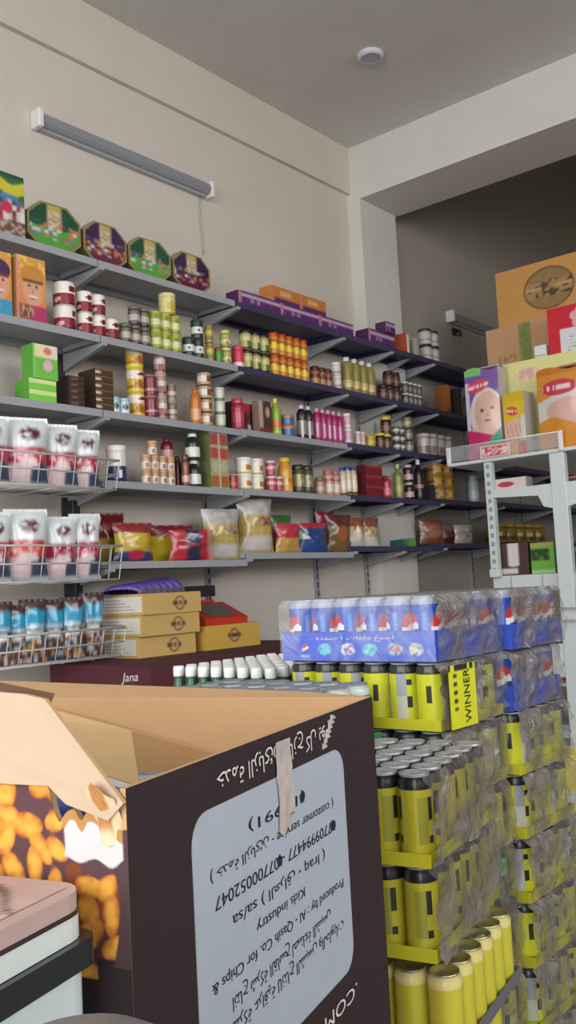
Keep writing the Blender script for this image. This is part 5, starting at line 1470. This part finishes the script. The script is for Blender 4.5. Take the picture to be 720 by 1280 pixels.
m = MB(); m.box(-Wd/2, Wd/2, .001, .07, Hd, Hd+.003, C('#e0dea0')); m.build('top_flap', PRINT, t)
# top board with the cartons
zb1 = on_y(640, 470, 5.62).z
GO = bpy.data.objects['gondola']
MB().bbox(gx(-2.66), gx(-1.75), .36, .94, zb1-.02, zb1, GW).build('top_board', STEEL, GO)
for x in (-2.64, -1.80): MB().bbox(gx(x), gx(x)+.035, .365, .40, ZT, zb1-.021, GW).build('support', STEEL, GO)
def tape_green(u, v):
    c = C('#c39a72')
    if .345 < u < .47: c = C('#7a8a4a') if vnoise(u*50, v*6, 2) > .35 else C('#9a9a60')
    if .12 < u < .31 and .30 < v < .42 and vnoise(u*60, v*40, 4) > .5: c = C('#a07a58')
    return c
def front_carton(name, label, px0, px1, pyt, y, dp, z0, col, paint, **kw):
    x0, x1 = on_y(px0, 400, y).x, on_y(px1, 400, y).x; zt = on_y(px0, pyt, y).z
    return closed_carton(name, label, 'carton', x0, x1, y, y+dp, z0, zt, col, ny=paint, **kw)
tc = front_carton('carton', 'tan cardboard carton with green tape under the big round logo carton', 606, 730, 415, 5.63, .42, zb1+.001, '#c39a72', tape_green, top='#c8a27c', nu=50, nv=24)
zc1 = on_y(606, 415, 5.63).z+.0035
def bigl(u, v):
    c = C('#c89554')
    cu, cv, r = .455, .52, .37
    asp = 1.72
    dx, dz = (u-cu)*asp, v-cv
    q = math.hypot(dx, dz)/r
    if q < 1:
        c = C('#7a6244')
        if dz > r*.36+.02*math.sin(u*30): c = C('#94774e') if q < .93 else C('#6a543a')
        elif dz < -r*.40: c = C('#94774e')
        elif abs(dz) < r*.40:
            c = C('#5a4632')
            if vnoise(u*34, v*20, 7) > .42: c = C('#a88658')
            if abs(dz-.02) < .018 and abs(dx) > .1: c = C('#caa06a')
        if q > .94: c = C('#5a4632')
    elif abs(dz+.02) < .015 and q < 1.12: c = C('#a88658')
    return c
bigc = front_carton('carton', 'big brown cardboard carton with a dark round logo, topmost', 623, 775, 342, 5.66, .40, zc1, '#c89554', bigl, top='#d0a060', tape='#d8c09a', nu=90, nv=60)
def redb(u, v):
    c = C('#cc2838')
    if u > .22 and v < .52: c = C('#dcdce0') if v < .50 else C('#e8c8cc')
    for k in range(5):
        a = 2*PI*k/5+.3
        if math.hypot((u-.62-.11*math.cos(a))*1.1, v-.72-.13*math.sin(a)) < .10: c = C('#e8a8b8')
    if math.hypot((u-.62)*1.1, v-.72) < .05: c = C('#a03050')
    if u > .34 and v < .34 and abs((v*14) % 1-.5) < .14 and hsh(int(u*30), int(v*14), 3) > .4: c = C('#8a8a94')
    return c
# the red box stands on the pale carton
x0, x1 = on_y(684, 400, 5.425).x, on_y(752, 400, 5.425).x
zpt = ZT+.001+Hd+.0038
zt = on_y(684, 388, 5.425).z
closed_carton('toy_box', 'red box with a pink flower and white panel, right photo edge', 'box', x0, x1, 5.425, 5.525, zpt, zt, '#b82434', ny=redb, top='#c03040', nu=44, nv=44)
x0, x1 = on_y(668, 440, 5.42).x, on_y(683, 440, 5.42).x; zt = on_y(676, 431, 5.42).z
tt = thing('cream_box', 'tiny white box left of the red box', 'box', ((x0+x1)/2-.004, 5.46, zpt))
MB().bbox(-(x1-x0)/2, (x1-x0)/2, -.035, .035, 0, max(.03, zt-zpt), C('#e2e4e4'), .003).build('box_body', PRINT, tt)
MB().box(-(x1-x0)/2*.9, (x1-x0)/2*.9, -.0362, -.0352, .01, .02, C('#b8bcc0')).build('printed_line', PRINT, tt)

# goods inside the gondola
def gx_item(name, label, cat, px0, px1, pytop, y, z0, dp, paint, side, mat=PRINT, nu=16, nv=16):
    x0, x1 = on_y(px0, 640, y).x, on_y(px1, 640, y).x; zt = on_y((px0+px1)/2, pytop, y).z
    t = thing(name, label, cat, ((x0+x1)/2, y+dp/2, z0))
    W, Hh = x1-x0, max(.02, zt-z0); m = MB()
    m.bbox(-W/2, W/2, -dp/2+.002, dp/2, 0, Hh, C(side), .003); m.build('box_body', mat, t)
    m = MB(); m.grid(lambda u, v: (-W/2+.002+(W-.004)*u, -dp/2, .002+(Hh-.004)*v), nu, nv, paint, sm=False); m.build('printed_front', mat, t)
    return t
gx_item('soap_box', 'pink and white box on the upper gondola shelf', 'box', 619, 660, 597, 5.245, 1.8855, .10, lambda u, v: C('#c03a5c') if (u-.38)**2+(v-.45)**2 < .07 else C('#dcd0c8'), '#b8b0a8')
gx_item('shampoo_box', 'dark crimson box right of the post on the upper gondola shelf', 'box', 708, 735, 594, 5.265, 1.8855, .10, lambda u, v: C('#5a2030') if v < .7 else C('#a86a78'), '#3a1c24')
gx_item('coffee_bag', 'dark brown and white pack on the middle gondola shelf', 'pack', 622, 656, 679, 5.262, 1.361, .12, lambda u, v: C('#d6d0d0') if .26 < u < .66 and v > .25+.2*abs(u-.46) or (v < .2 and u < .6 and v > .04) else C('#4a302c'), '#3a2624')
def gpk(u, v):
    c = C('#6ab03a')
    if .42 < v < .80 and abs(u-.4) < .4: c = C('#24401c') if vnoise(u*8, v*8, 3) > .35 else C('#3f7a2c')
    if v > .88: c = C('#a8a05a')
    if v < .12: c = C('#a8c890')
    return c
gx_item('coffee_bag', 'bright green pack on the middle gondola shelf beside the post', 'pack', 659, 689, 678, 5.262, 1.361, .12, gpk, '#4a8a30')
gx_item('coffee_bag', 'dark olive pack right of the post on the middle gondola shelf', 'pack', 708, 735, 683, 5.262, 1.361, .12, lambda u, v: C('#4a4a38') if v < .8 else C('#7a7064'), '#3a3a2c')
for k, (a, b, top, c1, c2, lab) in enumerate(((697, 706, 752, '#c8c83a', '#8ab04a', 'small yellow green packet behind the gondola wire rail'), (706, 716, 746, '#c83a3a', '#d86a4a', 'small red packet behind the gondola wire rail'), (716, 730, 748, '#b83040', '#7aa04a', 'small red and green packet at the photo edge behind the wire rail'))):
    gx_item('spice_packet', lab, 'packet', a, b, top, 5.256+.003*k, 1.0755, .05, (lambda p, q: lambda u, v: C(p) if v > .45 else C(q))(c1, c2), c2)
gx_item('red_box', 'flat red box on the low gondola shelf', 'box', 668, 702, 856, 5.262, .7155, .12, lambda u, v: C('#b82a3c') if v > .25 else C('#c8b0a8'), '#8a2030')
gx_item('biscuit_box', 'dark green box lying under the flat red box', 'box', 676, 704, 884, 5.30, .4205, .12, lambda u, v: C('#24302c'), '#1c2624')
gx_item('water_pack', 'small pale blue pack at the bottom of the gondola', 'pack', 680, 696, 905, 5.262, .4205, .03, lambda u, v: C('#7ab0d0') if v > .3 else C('#c8d8e0'), '#6aa0c0')

# ------------------------------------------------------------------ daylight from the street and the sky, plus an added side fill
w = bpy.data.worlds.new('world'); SC.world = w; w.use_nodes = True
bg = w.node_tree.nodes['Background']
sky = w.node_tree.nodes.new('ShaderNodeTexSky'); sky.sky_type = 'HOSEK_WILKIE'; sky.turbidity = 5; sky.sun_direction = (.3, .5, .8)
hs = w.node_tree.nodes.new('ShaderNodeHueSaturation'); hs.inputs['Saturation'].default_value = .35
w.node_tree.links.new(sky.outputs[0], hs.inputs['Color']); w.node_tree.links.new(hs.outputs[0], bg.inputs['Color'])
bg.inputs['Strength'].default_value = 1.0
def area(name, loc, rot, sx, sy, power, col):
    l = bpy.data.lights.new(name, 'AREA'); l.shape = 'RECTANGLE'; l.size = sx; l.size_y = sy; l.energy = power; l.color = col
    o = bpy.data.objects.new(name, l); COL.objects.link(o); o.location = loc; o.rotation_euler = rot; return o
area('daylight_shopfront', (.3, -6.0, 3.4), (math.radians(90), 0, 0), 9.0, 6.4, 1080, (1.0, .985, .97))
area('side_fill', (5.5, .9, 3.7), (0, math.radians(90), 0), 3.6, 8.0, 620, (1.0, .99, .98))  # added fill lamp outside the made-up side opening
SC.view_settings.view_transform = 'Standard'; SC.view_settings.look = 'None'
SC.view_settings.gamma = 1.0; SC.view_settings.exposure = 0.0; SC.view_settings.use_curve_mapping = False
SC.cycles.use_denoising = True
SC.cycles.max_bounces = 10; SC.cycles.diffuse_bounces = 6; SC.cycles.transparent_max_bounces = 24
